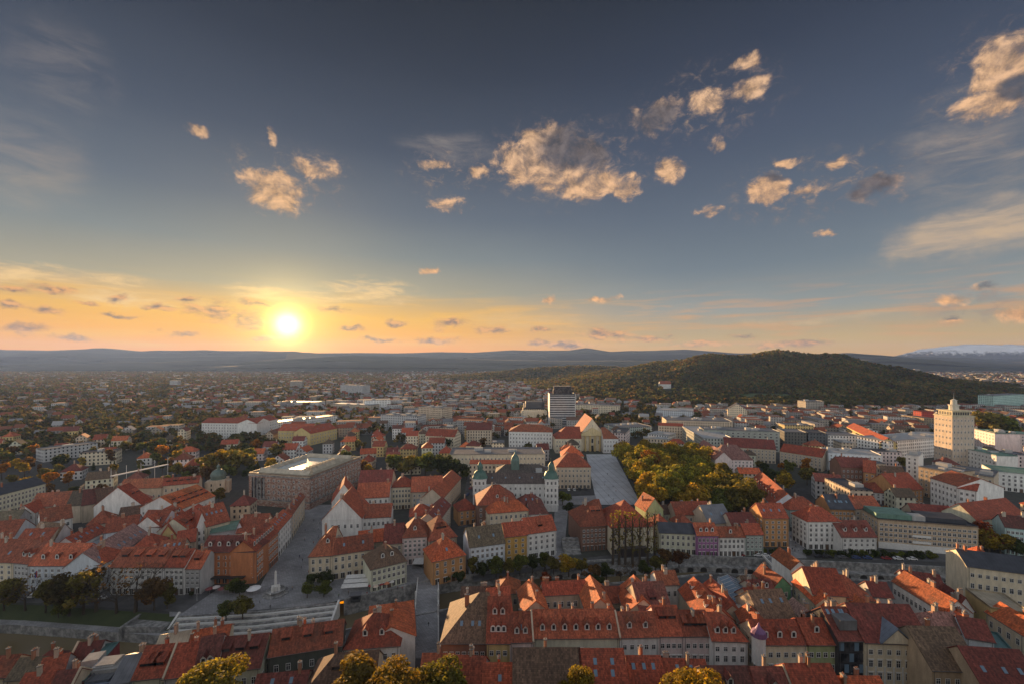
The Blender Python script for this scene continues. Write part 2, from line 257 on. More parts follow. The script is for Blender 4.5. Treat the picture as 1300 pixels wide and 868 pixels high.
    m, nt, b = newmat('far_plaster'); g = nt.node('ShaderNodeNewGeometry'); r = g.outputs['Random Per Island']
    c = nt.ramp(r, [(0, (.36, .35, .32)), (.3, (.27, .23, .18)), (.55, (.46, .46, .45)), (.8, (.22, .21, .2)), (1, (.32, .25, .15))])
    uv = nt.node('ShaderNodeSeparateXYZ'); nt.l.new(tex(nt, 'UV'), uv.inputs[0])
    fu = nt.m('FRACT', nt.m('ADD', nt.m('DIVIDE', uv.outputs[0], 3.3), 3000.5)); fv = nt.m('FRACT', nt.m('DIVIDE', uv.outputs[1], 3.3))
    nz = nt.node('ShaderNodeSeparateXYZ'); nt.l.new(g.outputs['Normal'], nz.inputs[0])
    win = nt.m('MULTIPLY', nt.m('MULTIPLY', nt.m('GREATER_THAN', fu, .34), nt.m('LESS_THAN', fu, .72)), nt.m('MULTIPLY', nt.m('MULTIPLY', nt.m('GREATER_THAN', fv, .3), nt.m('LESS_THAN', fv, .78)), nt.m('LESS_THAN', nt.m('ABSOLUTE', nz.outputs[2]), .5)))
    c = mul(nt, c, nt.lin(nt.noise(g.outputs['Position'], .25, 4), .3, .7, .75, 1.15))
    nt.put(b.inputs['Base Color'], nt.mix(win, c, (.04, .042, .048, 1))); b.inputs['Roughness'].default_value = .85
    m, nt, b = newmat('far_roof'); g = nt.node('ShaderNodeNewGeometry'); r = g.outputs['Random Per Island']
    c = nt.ramp(r, [(0, (.17, .06, .04)), (.42, (.25, .08, .045)), (.66, (.12, .07, .05)), (.82, (.2, .2, .21)), (.92, (.34, .34, .34)), (1, (.1, .1, .11))])
    nt.put(b.inputs['Base Color'], c); b.inputs['Roughness'].default_value = .95; b.inputs['Specular IOR Level'].default_value = .1
    m, nt, b = newmat('skin'); b.inputs['Base Color'].default_value = (.45, .27, .19, 1)
    m, nt, b = newmat('trousers'); b.inputs['Base Color'].default_value = (.03, .035, .06, 1)
    m, nt, b = newmat('hair'); b.inputs['Base Color'].default_value = (.03, .02, .012, 1)
make_mats()

# ---------------------------------------------------------------- mesh and object helpers
class MB:
    def __init__(s): s.v = []; s.f = []; s.mi = []
    def poly(s, pts, m=0):
        i = len(s.v); s.v.extend(tuple(p) for p in pts); s.f.append(tuple(range(i, i + len(pts)))); s.mi.append(m)
    def faces(s, pts, fs, m=0):
        i = len(s.v); s.v.extend(tuple(p) for p in pts)
        for f in fs: s.f.append(tuple(i + k for k in f)); s.mi.append(m)
    def box(s, x0, x1, y0, y1, z0, z1, m=0):
        s.faces([(x0, y0, z0), (x1, y0, z0), (x1, y1, z0), (x0, y1, z0), (x0, y0, z1), (x1, y0, z1), (x1, y1, z1), (x0, y1, z1)],
                [(3, 2, 1, 0), (4, 5, 6, 7), (0, 1, 5, 4), (1, 2, 6, 5), (2, 3, 7, 6), (3, 0, 4, 7)], m)
    def lathe(s, prof, n=12, cx=0, cy=0, m=0, sx=1, sy=1, a0=0):
        pts = []; k = len(prof)
        for i in range(n):
            a = a0 + 2 * math.pi * i / n
            for r, z in prof: pts.append((cx + r * math.cos(a) * sx, cy + r * math.sin(a) * sy, z))
        fs = [(i * k + j, ((i + 1) % n) * k + j, ((i + 1) % n) * k + j + 1, i * k + j + 1) for i in range(n) for j in range(k - 1)]
        s.faces(pts, fs, m)
        for j, rev in ((0, True), (k - 1, False)):
            if prof[j][0] > 1e-3:
                ring = [pts[i * k + j] for i in range(n)]; s.poly(ring[::-1] if rev else ring, m)
    def tube(s, a, b, ra, rb, n=5, m=0):
        a, b = Vector(a), Vector(b); d = (b - a)
        if d.length < 1e-6: return
        q = d.to_track_quat('Z', 'Y'); pts = []
        for c, r in ((a, ra), (b, rb)):
            for i in range(n):
                t = 2 * math.pi * i / n; pts.append(c + q @ Vector((r * math.cos(t), r * math.sin(t), 0)))
        s.faces(pts, [(i, (i + 1) % n, n + (i + 1) % n, n + i) for i in range(n)] + [tuple(range(n))[::-1], tuple(range(n, 2 * n))], m)
    def mesh(s, name, mats, smooth=False):
        me = bpy.data.meshes.new(name); me.from_pydata(s.v, [], s.f)
        for m in mats: me.materials.append(MATS[m])
        me.polygons.foreach_set('material_index', s.mi)
        if smooth: me.polygons.foreach_set('use_smooth', [True] * len(s.f))
        me.update()
        # UVs in metres: u level along the face, v up the face
        nP = len(me.polygons); nrm = np.empty(nP * 3); me.polygons.foreach_get('normal', nrm); nrm = nrm.reshape(-1, 3)
        tot = np.empty(nP, int); me.polygons.foreach_get('loop_total', tot)
        li = np.empty(len(me.loops), int); me.loops.foreach_get('vertex_index', li)
        co = np.array(s.v, float)[li]; n = np.repeat(nrm, tot, axis=0)
        flat = np.abs(n[:, 2]) > .985; u = np.stack([-n[:, 1], n[:, 0], np.zeros(len(n))], 1); u[flat] = (1, 0, 0)
        u /= np.maximum(np.linalg.norm(u, axis=1, keepdims=True), 1e-9); vv = np.cross(n, u)
        uv = np.stack([(co * u).sum(1), (co * vv).sum(1)], 1); me.uv_layers.new(name='UVMap').data.foreach_set('uv', uv.ravel())
        return me
def link(name, me, parent=None, loc=(0, 0, 0), rz=0.0, col=None, scale=None):
    o = bpy.data.objects.new(name, me); COL.objects.link(o); o.location = loc
    if rz: o.rotation_euler = (0, 0, rz)
    if col: o.color = (*col[:3], 1)
    if scale: o.scale = scale if hasattr(scale, '__len__') else (scale,) * 3
    if parent: o.parent = parent
    return o
def tag(o, label, cat, group=None, kind=None):
    o['label'] = label; o['category'] = cat
    if group: o['group'] = group
    if kind: o['kind'] = kind
    return o
def structure(o, label=None):
    o['kind'] = 'structure'
    if label: o['label'] = label
    return o
def thing(name, label, cat, loc, rz=0.0, group=None):
    return tag(link(name, None, None, loc, rz), label, cat, group)
# ---------------------------------------------------------------- colours
WALL = dict(W=(.74, .73, .70), C=(.70, .61, .45), Y=(.58, .45, .20), O=(.50, .19, .08), P=(.56, .33, .36), G=(.42, .47, .24), B=(.54, .45, .34), S=(.48, .48, .48), T=(.48, .36, .24),
            L=(.64, .69, .74), N=(.22, .12, .085), K=(.05, .05, .055), V=(.36, .16, .34), A=(.52, .27, .11), Q=(.09, .10, .085), E=(.36, .42, .38), H=(.58, .58, .45), X=(.30, .05, .05), I=(.72, .60, .57), U=(.28, .36, .50))
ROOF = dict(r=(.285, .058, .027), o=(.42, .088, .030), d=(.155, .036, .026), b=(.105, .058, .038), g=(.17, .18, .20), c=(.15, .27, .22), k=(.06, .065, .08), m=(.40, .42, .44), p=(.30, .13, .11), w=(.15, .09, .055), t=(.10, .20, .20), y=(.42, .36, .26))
METAL = set('gckmty')
# ---------------------------------------------------------------- shared small meshes
_cache = {}
def win_mesh(w, h, style):
    key = ('win', round(w, 2), round(h, 2), style)
    if key in _cache: return _cache[key]
    b = MB(); f = .13
    if style == 'plain': b.box(-w / 2, w / 2, -.03, .02, 0, h, 0)
    else:
        b.box(-w / 2 - f, -w / 2, -.10, .02, -f, h + f, 1); b.box(w / 2, w / 2 + f, -.10, .02, -f, h + f, 1)
        b.box(-w / 2, w / 2, -.10, .02, h, h + f, 1); b.box(-w / 2, w / 2, -.14, .02, -f, 0, 1)
        b.box(-w / 2, w / 2, -.03, .02, 0, h, 0)
        b.box(-.045, .045, -.06, -.03, 0, h, 1); b.box(-w / 2, -.045, -.06, -.03, h * .64, h * .64 + .08, 1); b.box(.045, w / 2, -.06, -.03, h * .64, h * .64 + .08, 1)
        if style == 'hood': b.box(-w / 2 - .3, w / 2 + .3, -.26, .02, h + .3, h + .46, 1)
    _cache[key] = b.mesh('window', ['glass', 'white_paint']); return _cache[key]
def shop_mesh(w, h):
    key = ('shop', round(w, 2), round(h, 2))
    if key not in _cache:
        b = MB(); b.box(-w / 2, w / 2, -.04, .02, .3, h, 0); b.box(-w / 2 - .15, w / 2 + .15, -.12, .02, h, h + .22, 1); b.box(-.05, .05, -.08, -.04, .3, h, 1)
        _cache[key] = b.mesh('shop_window', ['dark_opening', 'white_paint'])
    return _cache[key]
def door_mesh():
    if 'door' not in _cache:
        b = MB(); b.box(-.75, .75, -.05, .02, 0, 2.6, 0); b.box(-.95, -.75, -.14, .02, 0, 2.8, 1); b.box(.75, .95, -.14, .02, 0, 2.8, 1); b.box(-.75, .75, -.14, .02, 2.6, 2.8, 1); b.box(-.03, .03, -.08, -.05, 0, 2.6, 0)
        _cache['door'] = b.mesh('door', ['wood', 'stone'])
    return _cache['door']
def chim_mesh(k):
    key = ('chim', k)
    if key not in _cache:
        b = MB(); w, d, h = ((.9, .7, 2.2), (1.4, .7, 1.8), (.7, .7, 2.6))[k]
        b.box(-w / 2, w / 2, -d / 2, d / 2, -2.2, h, 0); b.box(-w / 2 - .12, w / 2 + .12, -d / 2 - .12, d / 2 + .12, h, h + .18, 1)
        for x in ((-w / 4, w / 4) if w > .8 else (0,)): b.lathe([(.14, h + .18), (.12, h + .6)], 6, x, 0, 0)
        _cache[key] = b.mesh('chimney', ['plaster', 'stone'])
    return _cache[key]
def dorm_mesh(kind, p):
    key = ('dorm', kind, round(p, 2))
    if key in _cache: return _cache[key]
    b = MB()
    if kind == 'g':        # small gabled dormer
        w, h = .75, 1.7; L = (h + .9) / p; L2 = h / p
        b.faces([(-w, 0, -.4), (w, 0, -.4), (w, 0, h), (0, 0, h + .85), (-w, 0, h), (-w, L2, h), (w, L2, h), (0, L, h + .85)], [(0, 1, 2, 3, 4), (1, 6, 2), (5, 0, 4), (0, 5, 6, 1)], 0)
        for s in (-1, 1):
            q = [(0, -.25, h + 1.02), (s * (w + .25), -.25, h - .1), (s * (w + .25), L2, h - .1), (0, L + .1, h + 1.02)]
            q2 = [(x, y, z - .16) for x, y, z in q]
            b.faces(q + q2, [(0, 1, 2, 3), (7, 6, 5, 4), (0, 4, 5, 1), (1, 5, 6, 2)], 1)
        b.box(-.42, .42, -.05, .02, .35, h - .05, 2)
    elif kind == 'e':      # white round-headed dormer
        w, h = .8, 1.3; n = 7; arc = [(-w * math.cos(math.pi * i / n), h + w * math.sin(math.pi * i / n)) for i in range(n + 1)]
        fr = [(-w, -.4)] + arc + [(w, -.4)]
        b.poly([(x, 0, z) for x, z in fr][::-1], 0)
        for (x0, z0), (x1, z1) in zip(fr, fr[1:]): b.poly([(x0, 0, z0), (x1, 0, z1), (x1, max(z1, 0) / p, z1), (x0, max(z0, 0) / p, z0)], 1)
        b.box(-.42, .42, -.05, .02, .3, h + .3, 2)
    elif kind == 's':      # long sloping shed dormer
        w, h = 1.35, 1.25; q = .45 * p; L = h / (p - q)
        b.faces([(-w, 0, -.4), (w, 0, -.4), (w, 0, h), (-w, 0, h), (-w, L, h + q * L), (w, L, h + q * L)], [(0, 1, 2, 3), (1, 5, 2), (4, 0, 3)], 3)
        a = [(-w - .15, -.3, h - .3 * q + .03), (w + .15, -.3, h - .3 * q + .03), (w + .15, L, h + q * L + .03), (-w - .15, L, h + q * L + .03)]
        b.faces(a + [(x, y, z + .14) for x, y, z in a], [(4, 5, 6, 7), (3, 2, 1, 0), (0, 1, 5, 4), (1, 2, 6, 5), (3, 0, 4, 7)], 1)
        b.box(-w + .2, w - .2, -.05, .02, .3, h - .15, 2)
    else:                  # skylight lying in the slope
        w, L = .45, 1.1
        for x0, x1, y0, y1, m in ((-w, w, 0, L, 2),):
            q = [(x0, y0, y0 * p + .10), (x1, y0, y0 * p + .10), (x1, y1, y1 * p + .10), (x0, y1, y1 * p + .10)]
            b.faces(q + [(x, y, z - .3) for x, y, z in q], [(0, 1, 2, 3), (0, 4, 5, 1), (1, 5, 6, 2), (3, 7, 4, 0)], m)
    _cache[key] = b.mesh('skylight' if kind == 'k' else 'dormer', ['white_paint', 'tiles', 'blue_glass' if kind == 'k' else 'glass', 'tiles']); return _cache[key]

OCC = {}; DIM = {}
def occupy(A, e, n, L, d, pad=2.0):
    k = 4.0
    for i in range(int((L + 2 * pad) / k) + 2):
        for j in range(int((d + 2 * pad) / k) + 2):
            q = A + e * (i * k - pad) + n * (j * k - pad); OCC[(int(q.x // k), int(q.y // k))] = 1
def occupied(x, y, r=6):
    for dx in (-r, 0, r):
        for dy in (-r, 0, r):
            if (int((x + dx) // 4), int((y + dy) // 4)) in OCC: return True
    return False

def roof_mesh(L, d, h, p, hipL, hipR, o=.45, og=.3, t=.28, mat='tiles'):
    b = MB(); u = d / 2; y0, y1 = -u - o, u + o; ze = h - p * o + t; zr = h + p * u + t
    x0 = -L / 2 - (o if hipL else og); x1 = L / 2 + (o if hipR else og)
    r0 = x0 + (min(u + o, (L / 2 + o) * (1 if hipR else 1.6)) * hipL if hipL else 0); r1 = x1 - (min(u + o, (L / 2 + o) * (1 if hipL else 1.6)) * hipR if hipR else 0)
    if r1 < r0: r0 = r1 = (r0 + r1) / 2
    T = [(x0, y0, ze), (x1, y0, ze), (x1, y1, ze), (x0, y1, ze), (r0, 0, zr), (r1, 0, zr)]
    Bt = [(x, y, z - t) for x, y, z in T]
    fs = [(0, 1, 5, 4), (2, 3, 4, 5), (10, 11, 7, 6), (11, 10, 9, 8), (0, 6, 7, 1), (2, 8, 9, 3)]
    if hipL: fs += [(3, 0, 4), (10, 6, 9), (3, 9, 6, 0)]
    else: fs += [(0, 4, 10, 6), (4, 3, 9, 10)]
    if hipR: fs += [(1, 2, 5), (11, 8, 7), (1, 7, 8, 2)]
    else: fs += [(1, 7, 11, 5), (5, 11, 8, 2)]
    b.faces(T + Bt, fs); return b.mesh('roof', [mat])
FACES = {'F': ((1, 0), (0, -1), 0), 'R': ((0, 1), (1, 0), 90), 'B': ((-1, 0), (0, 1), 180), 'L': ((0, -1), (-1, 0), -90)}
def face_frame(f, L, d):
    t, n, a = FACES[f]; half = d / 2 if f in 'FB' else L / 2; ln = L if f in 'FB' else d
    return Vector((*t, 0)), Vector((*n, 0)), R(a), half, ln
rng = random.Random(11)
def put_windows(root, f, L, d, h, nf=None, nc=None, g=1, ww=1.05, wh=None, style='frame', gh=3.9, gap=3.3, top=.7, skip=None, base=0):
    t, n, a, half, ln = face_frame(f, L, d)
    nc = nc or max(1, round(ln / gap)); nf = nf or max(1, round((h - base - (gh if g else 0)) / 3.5))
    z0 = base + (gh if g else .4); fh = (h - top - z0) / nf; wh = wh or min(1.9, fh * .56)
    for i in range(nc):
        s = ((i + .5) / nc - .5) * (ln - .8)
        for j in range(nf):
            if skip and skip(i, j, nc, nf): continue
            link('window', win_mesh(ww, wh * (.72 if j == nf - 1 and nf > 2 else 1), style if j < nf - 1 or nf == 1 or style != 'hood' else 'frame'), root, t * s + n * half + Vector((0, 0, z0 + j * fh + (fh - wh) * .45)), a)
        if g:
            loc = t * s + n * half
            if i == nc // 2: link('door', door_mesh(), root, loc, a)
            else: link('shop_window', shop_mesh(min(1.8, ln / nc * .55), 2.7), root, loc, a)

def building(name, label, cat, a, b, h, yr=None, kind='g', wall='W', roof='r', d=None, p=.85, hip='', faces='F', nf=None, nc=None, g=1, dorm='', dt=.3, dormB='', chim=None, style='frame', ww=1.05, group=None, wmat=None, par='', lod=None, base=0.0, gap=3.3, plinth=None, dd=None, gh=3.9):
    A, B = P(a[0], a[1], h), P(b[0], b[1], h); A.z = B.z = 0
    e = (B - A).normalized(); n = Vector((-e.y, e.x, 0)); M = (A + B) / 2; L = (B - A).length
    if kind == 'G':      # gable end faces the viewer; yr = apex
        rise = (CAM_H - h) - (yr - HY) * M.y / FOC; dep = d or 14; p = max(.25, rise / (L / 2))
        A2, e2 = B, n; n2 = -e; L2, d2 = dep, L
        remap = {'F': 'L', 'R': 'F', 'L': 'B'}; faces = ''.join(remap[x] for x in faces); hip = {'B': 'R', 'F': 'L', '': ''}[hip]
        A, e, n, L, d = A2, e2, n2, L2, d2; kind = 'g'
    elif kind == 'f':
        if d is None: d = max(4, ((CAM_H - h) * FOC / (yr - HY) - M.y) / n.y)
    elif d is None:
        c = yr - HY; u = ((CAM_H - h) * FOC - c * M.y) / (c * n.y + FOC * p); u = min(max(u, 2.6), dd or 13); d = 2 * u
    elif yr is not None and d:
        c = yr - HY; u = d / 2; p = max(.2, ((CAM_H - h) - c * (M.y + u * n.y) / FOC) / u)
    u = d / 2; C0 = A + e * (L / 2) + n * u
    rz = math.atan2(e.y, e.x)
    root = thing(name, label, cat, C0, rz, group); occupy(A, e, n, L, d)
    near = C0.y - d / 2
    if lod is None: lod = 0 if near < 430 else 1
    wc = WALL[wall] if isinstance(wall, str) else wall; rc = ROOF[roof] if isinstance(roof, str) else roof
    jit = rng.uniform(.9, 1.1); wc = tuple(min(.8, c * jit) for c in wc)
    w = MB(); m0 = 0
    rm = 'sheet_metal' if isinstance(roof, str) and roof in METAL else 'tiles'
    x0, x1, y0, y1 = -L / 2, L / 2, -u, u
    top = h if kind != 'f' else h + .5
    hipL = 1.0 if 'L' in hip else 0.0; hipR = 1.0 if 'R' in hip else 0.0
    gl = lambda x: [(x, y1, top), (x, 0, h + p * u - .02), (x, y0, top)] if kind == 'g' else [(x, y1, top), (x, y0, top)]
    w.poly([(x0, y0, base), (x1, y0, base), (x1, y0, top), (x0, y0, top)]); w.poly([(x1, y1, base), (x0, y1, base), (x0, y1, top), (x1, y1, top)])
    w.poly([(x0, y1, base), (x0, y0, base)] + (gl(x0)[::-1] if not hipL else [(x0, y0, top), (x0, y1, top)]))
    w.poly([(x1, y0, base), (x1, y1, base)] + (gl(x1) if not hipR else [(x1, y1, top), (x1, y0, top)]))
    if kind != 'f': w.poly([(x0, y0, h), (x1, y0, h), (x1, y1, h), (x0, y1, h)])
    if lod == 0:
        for z, th, out in ((h - .5, .32, .16),) + (((plinth or 3.7) + base, .22, .1),) * (1 if g else 0):
            w.box(x0 - out, x1 + out, y0 - out, y0 - .01, z, z + th, 1)
            for f, xa, xb in (('L', x0 - out, x0 - .01), ('R', x1 + .01, x1 + out)):
                if f in faces: w.box(xa, xb, y0, y1, z, z + th, 1)
    wl = link('wall', w.mesh('wall', [wmat or ('plaster' if lod == 0 else 'facade'), 'plaster']), root, col=wc)
    if kind == 'f':
        r = MB(); r.box(x0 + .3, x1 - .3, y0 + .3, y1 - .3, h - .2, h + .1, 0)
        for bx in ((x0, x1, y0, y0 + .3), (x0, x1, y1 - .3, y1), (x0, x0 + .3, y0 + .3, y1 - .3), (x1 - .3, x1, y0 + .3, y1 - .3)): r.box(*bx, h - .2, h + .62, 0)
        ro = link('roof', r.mesh('roof', [rm]), root, col=rc)
    else:
        ro = link('roof', roof_mesh(L, d, h, p, hipL, hipR, mat=rm), root, col=rc)
    if lod == 0:
        for f in faces: put_windows(root, f, L, d, h, nf, nc if f == 'F' else None, g, ww=ww, style=style, base=base, gap=gap, gh=gh)
    # dormers on the front slope, the back slope
    for spec, sgn in ((dorm, -1), (dormB, 1)):
        for sp in spec.split():
            k, rest = sp[0], sp[1:]; cnt, _, at = rest.partition('@'); cnt = int(cnt); tt = float(at) if at else dt
            for i in range(cnt):
                ym = -u + tt * u; span = L - 2 * (hipL + hipR) * tt * u * .5 - 2.0; xs = ((i + .5) / cnt - .5) * span + (hipL - hipR) * tt * u * .5
                if k == 'k': xs += rng.uniform(-.8, .8)
                link('skylight' if k == 'k' else 'dormer', dorm_mesh(k, p), ro, (xs * -sgn, ym * -sgn, h + p * tt * u + .28), 0 if sgn < 0 else math.pi, col=rc)
    if chim is None: chim = 0 if kind == 'f' or lod else rng.choice((1, 2, 2, 3))
    if kind == 'g':
        for i in range(chim):
            ins = u * .8; xs = rng.uniform(-L / 2 + 1 + ins * hipL, L / 2 - 1 - ins * hipR) if L > 2 * ins + 2 else 0; yy = rng.uniform(-.25, .6) * u
            link('chimney', chim_mesh(rng.randrange(3)), ro, (xs, yy, h + p * (u - abs(yy)) + .3), rng.choice((0, R(90))), col=rng.choice(((.34, .13, .07), (.5, .44, .36), (.4, .2, .12), (.42, .30, .22))))
    else:
        for i in range(chim):
            pb = MB(); s1, s2, s3 = rng.uniform(1.5, 4), rng.uniform(1.5, 3), rng.uniform(1, 2.6); pb.box(-s1, s1, -s2, s2, h + .1, h + .1 + s3)
            link('roof_box', pb.mesh('roof_box', ['plaster']), ro, (rng.uniform(-.35, .35) * L, rng.uniform(-.25, .3) * d, 0), col=(.4, .4, .39))
    if lod == 0 and kind == 'g' and near < 330:
        gm = MB(); yo = -u - .45; zo = h - p * .45 + .12; gm.box(x0 - .4, x1 + .4, yo - .2, yo - .01, zo, zo + .17)
        for xx in (x0 + .5, x1 - .5): gm.box(xx - .06, xx + .06, -u - .22, -u - .17, base, zo)
        link('gutter', gm.mesh('gutter', ['paint']), root, col=(.10, .095, .09))
    for f in par:        # raised fire-wall along a gable edge
        pm = MB(); xx = x0 if f == 'L' else x1; q = [(-u - .5, h - .5 * p + .2), (0, h + p * u + .2), (u + .5, h - .5 * p + .2)]
        q = [(y, z + .55) for y, z in q] + [(y, z - .5) for y, z in q[::-1]]
        for xa, rv in ((xx - .26, 0), (xx + .26, 1)): pm.poly([(xa, y, z) for y, z in (q if not rv else q[::-1])])
        for (ya, za), (yb, zb) in zip(q, q[1:] + q[:1]): pm.poly([(xx - .26, ya, za), (xx + .26, ya, za), (xx + .26, yb, zb), (xx - .26, yb, zb)][::-1])
        link('fire_wall', pm.mesh('fire_wall', ['plaster']), root, col=(.55, .45, .33))
    DIM[root.name] = (L, d, h)
    return root
def dims(r): return DIM[r.name]
# ---------------------------------------------------------------- ground, river, quays
def flat_poly(name, pts, z, mat, label=None, kind='structure', col=None):
    b = MB(); b.poly([(x, y, z) for x, y in pts]); o = link(name, b.mesh(name, [mat]), col=col); structure(o, label); return o
FB = [(-9500, 640), (-700, 204), (-400, 188), (-193, 177.5), (-131, 171)]
FB2 = [(-131, 171), (-100, 174), (-72, 180), (-39, 196), (19, 214), (93, 222), (204, 210), (260, 199), (400, 184), (900, 150), (9500, -60)]
NB = [(-9500, 560), (-700, 172), (-400, 156), (-193, 143), (-130, 141), (-85, 152), (-39, 170), (19, 190), (93, 204), (204, 194), (260, 180), (400, 158), (900, 120), (9500, -130)]
flat_poly('city_ground', FB + FB2[1:] + [(9500, 9500), (-9500, 9500)], 0, 'town_ground')
flat_poly('old_town_ground', [(9500, -240), ] + NB[::-1] + [(-9500, -240)], 0, 'asphalt')
flat_poly('river', [(x, y - 1) for x, y in NB] + [(9500, 40), (900, 175), (400, 195), (260, 210), (204, 222), (93, 232), (19, 224), (-39, 206), (-72, 190), (-131, 182), (-193, 186), (-400, 196), (-700, 212), (-9500, 650)], -6.0, 'water')
def strip(name, pts, z0, z1, th, mat, label, cat='wall', cope=None, zs=None):
    b = MB(); n = len(pts)
    for i in range(n - 1):
        (xa, ya), (xb, yb) = pts[i], pts[i + 1]; e = Vector((xb - xa, yb - ya, 0)).normalized(); q = Vector((-e.y, e.x, 0)) * th
        a0, a1 = Vector((xa, ya, z0)), Vector((xb, yb, z0)); up = Vector((0, 0, z1 - z0))
        v = [a0, a1, a1 + q, a0 + q, a0 + up, a1 + up, a1 + q + up, a0 + q + up]
        b.faces(v, [(3, 2, 1, 0), (4, 5, 6, 7), (0, 1, 5, 4), (1, 2, 6, 5), (2, 3, 7, 6), (3, 0, 4, 7)])
    o = link(name, b.mesh(name, [mat])); tag(o, label, cat); return o
# right-hand quay: two-tier pale stone wall with a parapet
qr = [(-70, 181), (-39, 196), (19, 214), (93, 222), (204, 210), (260, 199), (400, 184)]
qw = strip('quay_wall', [(x, y - .6) for x, y in qr], -6.6, .9, .8, 'stone', 'long pale stone quay wall with parapet on the far bank', 'quay wall')
b = MB()
for (xa, ya), (xb, yb) in zip(qr[2:-1], qr[3:]):
    e = Vector((xb - xa, yb - ya, 0)); L = e.length; e.normalize(); n = Vector((e.y, -e.x, 0)); k = int(L / 7)
    a0 = Vector((xa, ya - .6, -6.6)) + n * .01; q = n * 3.2
    v = [a0 + q, a0 + q + e * L, a0 + e * L, a0]; up = Vector((0, 0, 3.4)); b.faces([p for p in v] + [p + up for p in v], [(4, 5, 6, 7), (0, 1, 5, 4), (1, 2, 6, 5), (3, 0, 4, 7)], 0)
link('lower_walk', b.mesh('lower_walk', ['stone']), qw)
ar = MB()
ar.faces([(-1.6, -.05, 0), (1.6, -.05, 0), (1.6, -.05, 1.4), (1.1, -.05, 2.1), (0, -.05, 2.4), (-1.1, -.05, 2.1), (-1.6, -.05, 1.4)], [(0, 1, 2, 3, 4, 5, 6)]); arm = ar.mesh('arch_recess', ['dark_opening'])
for (xa, ya), (xb, yb) in zip(qr[2:-2], qr[3:-1]):
    e = Vector((xb - xa, yb - ya, 0)); L = e.length; e.normalize(); n = Vector((e.y, -e.x, 0)); k = int(L / 7)
    for i in range(k): link('arch_recess', arm, qw, Vector((xa, ya - .6, -5.9)) + e * (i + .5) * L / k + n * 3.21, math.atan2(e.y, e.x))
strip('quay_wall', [(-700, 196), (-400, 179), (-193, 168.6), (-131, 162)], -6.6, -2.6, 1.2, 'stone', 'low pale quay wall below the dark grass bank on the far side', 'quay wall')
strip('quay_wall', [(x, y) for x, y in NB[1:-1]], -6.6, .6, -.8, 'stone', 'river wall on the near bank behind the house roofs', 'quay wall')
# grass bank and towpath left of the steps
b = MB(); up_ = [(-700, 204), (-400, 188), (-193, 177.5), (-131, 171)]; dn = [(-700, 199.5), (-400, 182.5), (-193, 171.6), (-131, 165)]; d2 = [(-700, 196), (-400, 179), (-193, 168.6), (-131, 162)]
for i in range(3):
    b.poly([(*dn[i], -2.6), (*dn[i + 1], -2.6), (*up_[i + 1], 0), (*up_[i], 0)], 0); b.poly([(*d2[i], -2.59), (*d2[i + 1], -2.59), (*dn[i + 1], -2.59), (*dn[i], -2.59)], 1)
structure(link('grass_bank', b.mesh('grass_bank', ['grass', 'paving'])))
flat_poly('riverside_lane', [(-400, 190), (-193, 179), (-131, 172.5), (-129, 193), (-193, 196), (-400, 205)], .012, 'asphalt')
# river steps
L1 = [(-131, 171), (-100, 174), (-72, 180)]
st = MB(); ns = 9
for i in range(len(L1) - 1):
    (xa, ya), (xb, yb) = L1[i], L1[i + 1]
    for k in range(ns):
        z1 = -.004 - k * .58; y0 = k * 1.0
        st.faces([(xa, ya - y0 - 1.0, z1 - .9), (xb, yb - y0 - 1.0, z1 - .9), (xb, yb - y0, z1 - .9), (xa, ya - y0, z1 - .9), (xa, ya - y0 - 1.0, z1), (xb, yb - y0 - 1.0, z1), (xb, yb - y0, z1), (xa, ya - y0, z1)], [(4, 5, 6, 7), (0, 1, 5, 4), (1, 2, 6, 5), (3, 0, 4, 7)], k % 2)
steps = link('river_steps', st.mesh('river_steps', ['stone', 'white_paint'])); tag(steps, 'broad pale stone steps descending from the square to the river', 'steps')
strip('step_wall', [(-131, 162), (-100, 165), (-72, 171)], -6.6, -4.9, .8, 'stone', 'low wall at the foot of the river steps', 'wall')
for nm, xa, ya, lab in (('stair_wall', -131.6, 171.5, 'sloping white side wall at the left end of the river steps'), ('stair_wall', -72, 180.2, 'side wall closing the right end of the river steps')):
    b = MB(); q = [(0, .9), (-9.4, -4.3), (-9.4, -6.6), (0, -6.6)]
    for x, rv in ((-.4, 1), (.4, 0)): b.poly([(x, y, z) for y, z in (q if rv else q[::-1])])
    for (y0, z0), (y1, z1) in zip(q, q[1:] + q[:1]): b.poly([(-.4, y0, z0), (.4, y0, z0), (.4, y1, z1), (-.4, y1, z1)])
    tag(link(nm, b.mesh(nm, ['white_paint']), None, (xa, ya, 0)), lab, 'wall')
b = MB(); b.box(-147, -132.4, 164.5, 171.5, -5, -1.2); b.box(-148, -147, 163, 172, -5, -.2); b.box(-147, -132.4, 163.6, 164.4, -5, -.3)
tag(link('river_landing', b.mesh('river_landing', ['stone'])), 'stone landing terrace with low walls left of the river steps', 'terrace')
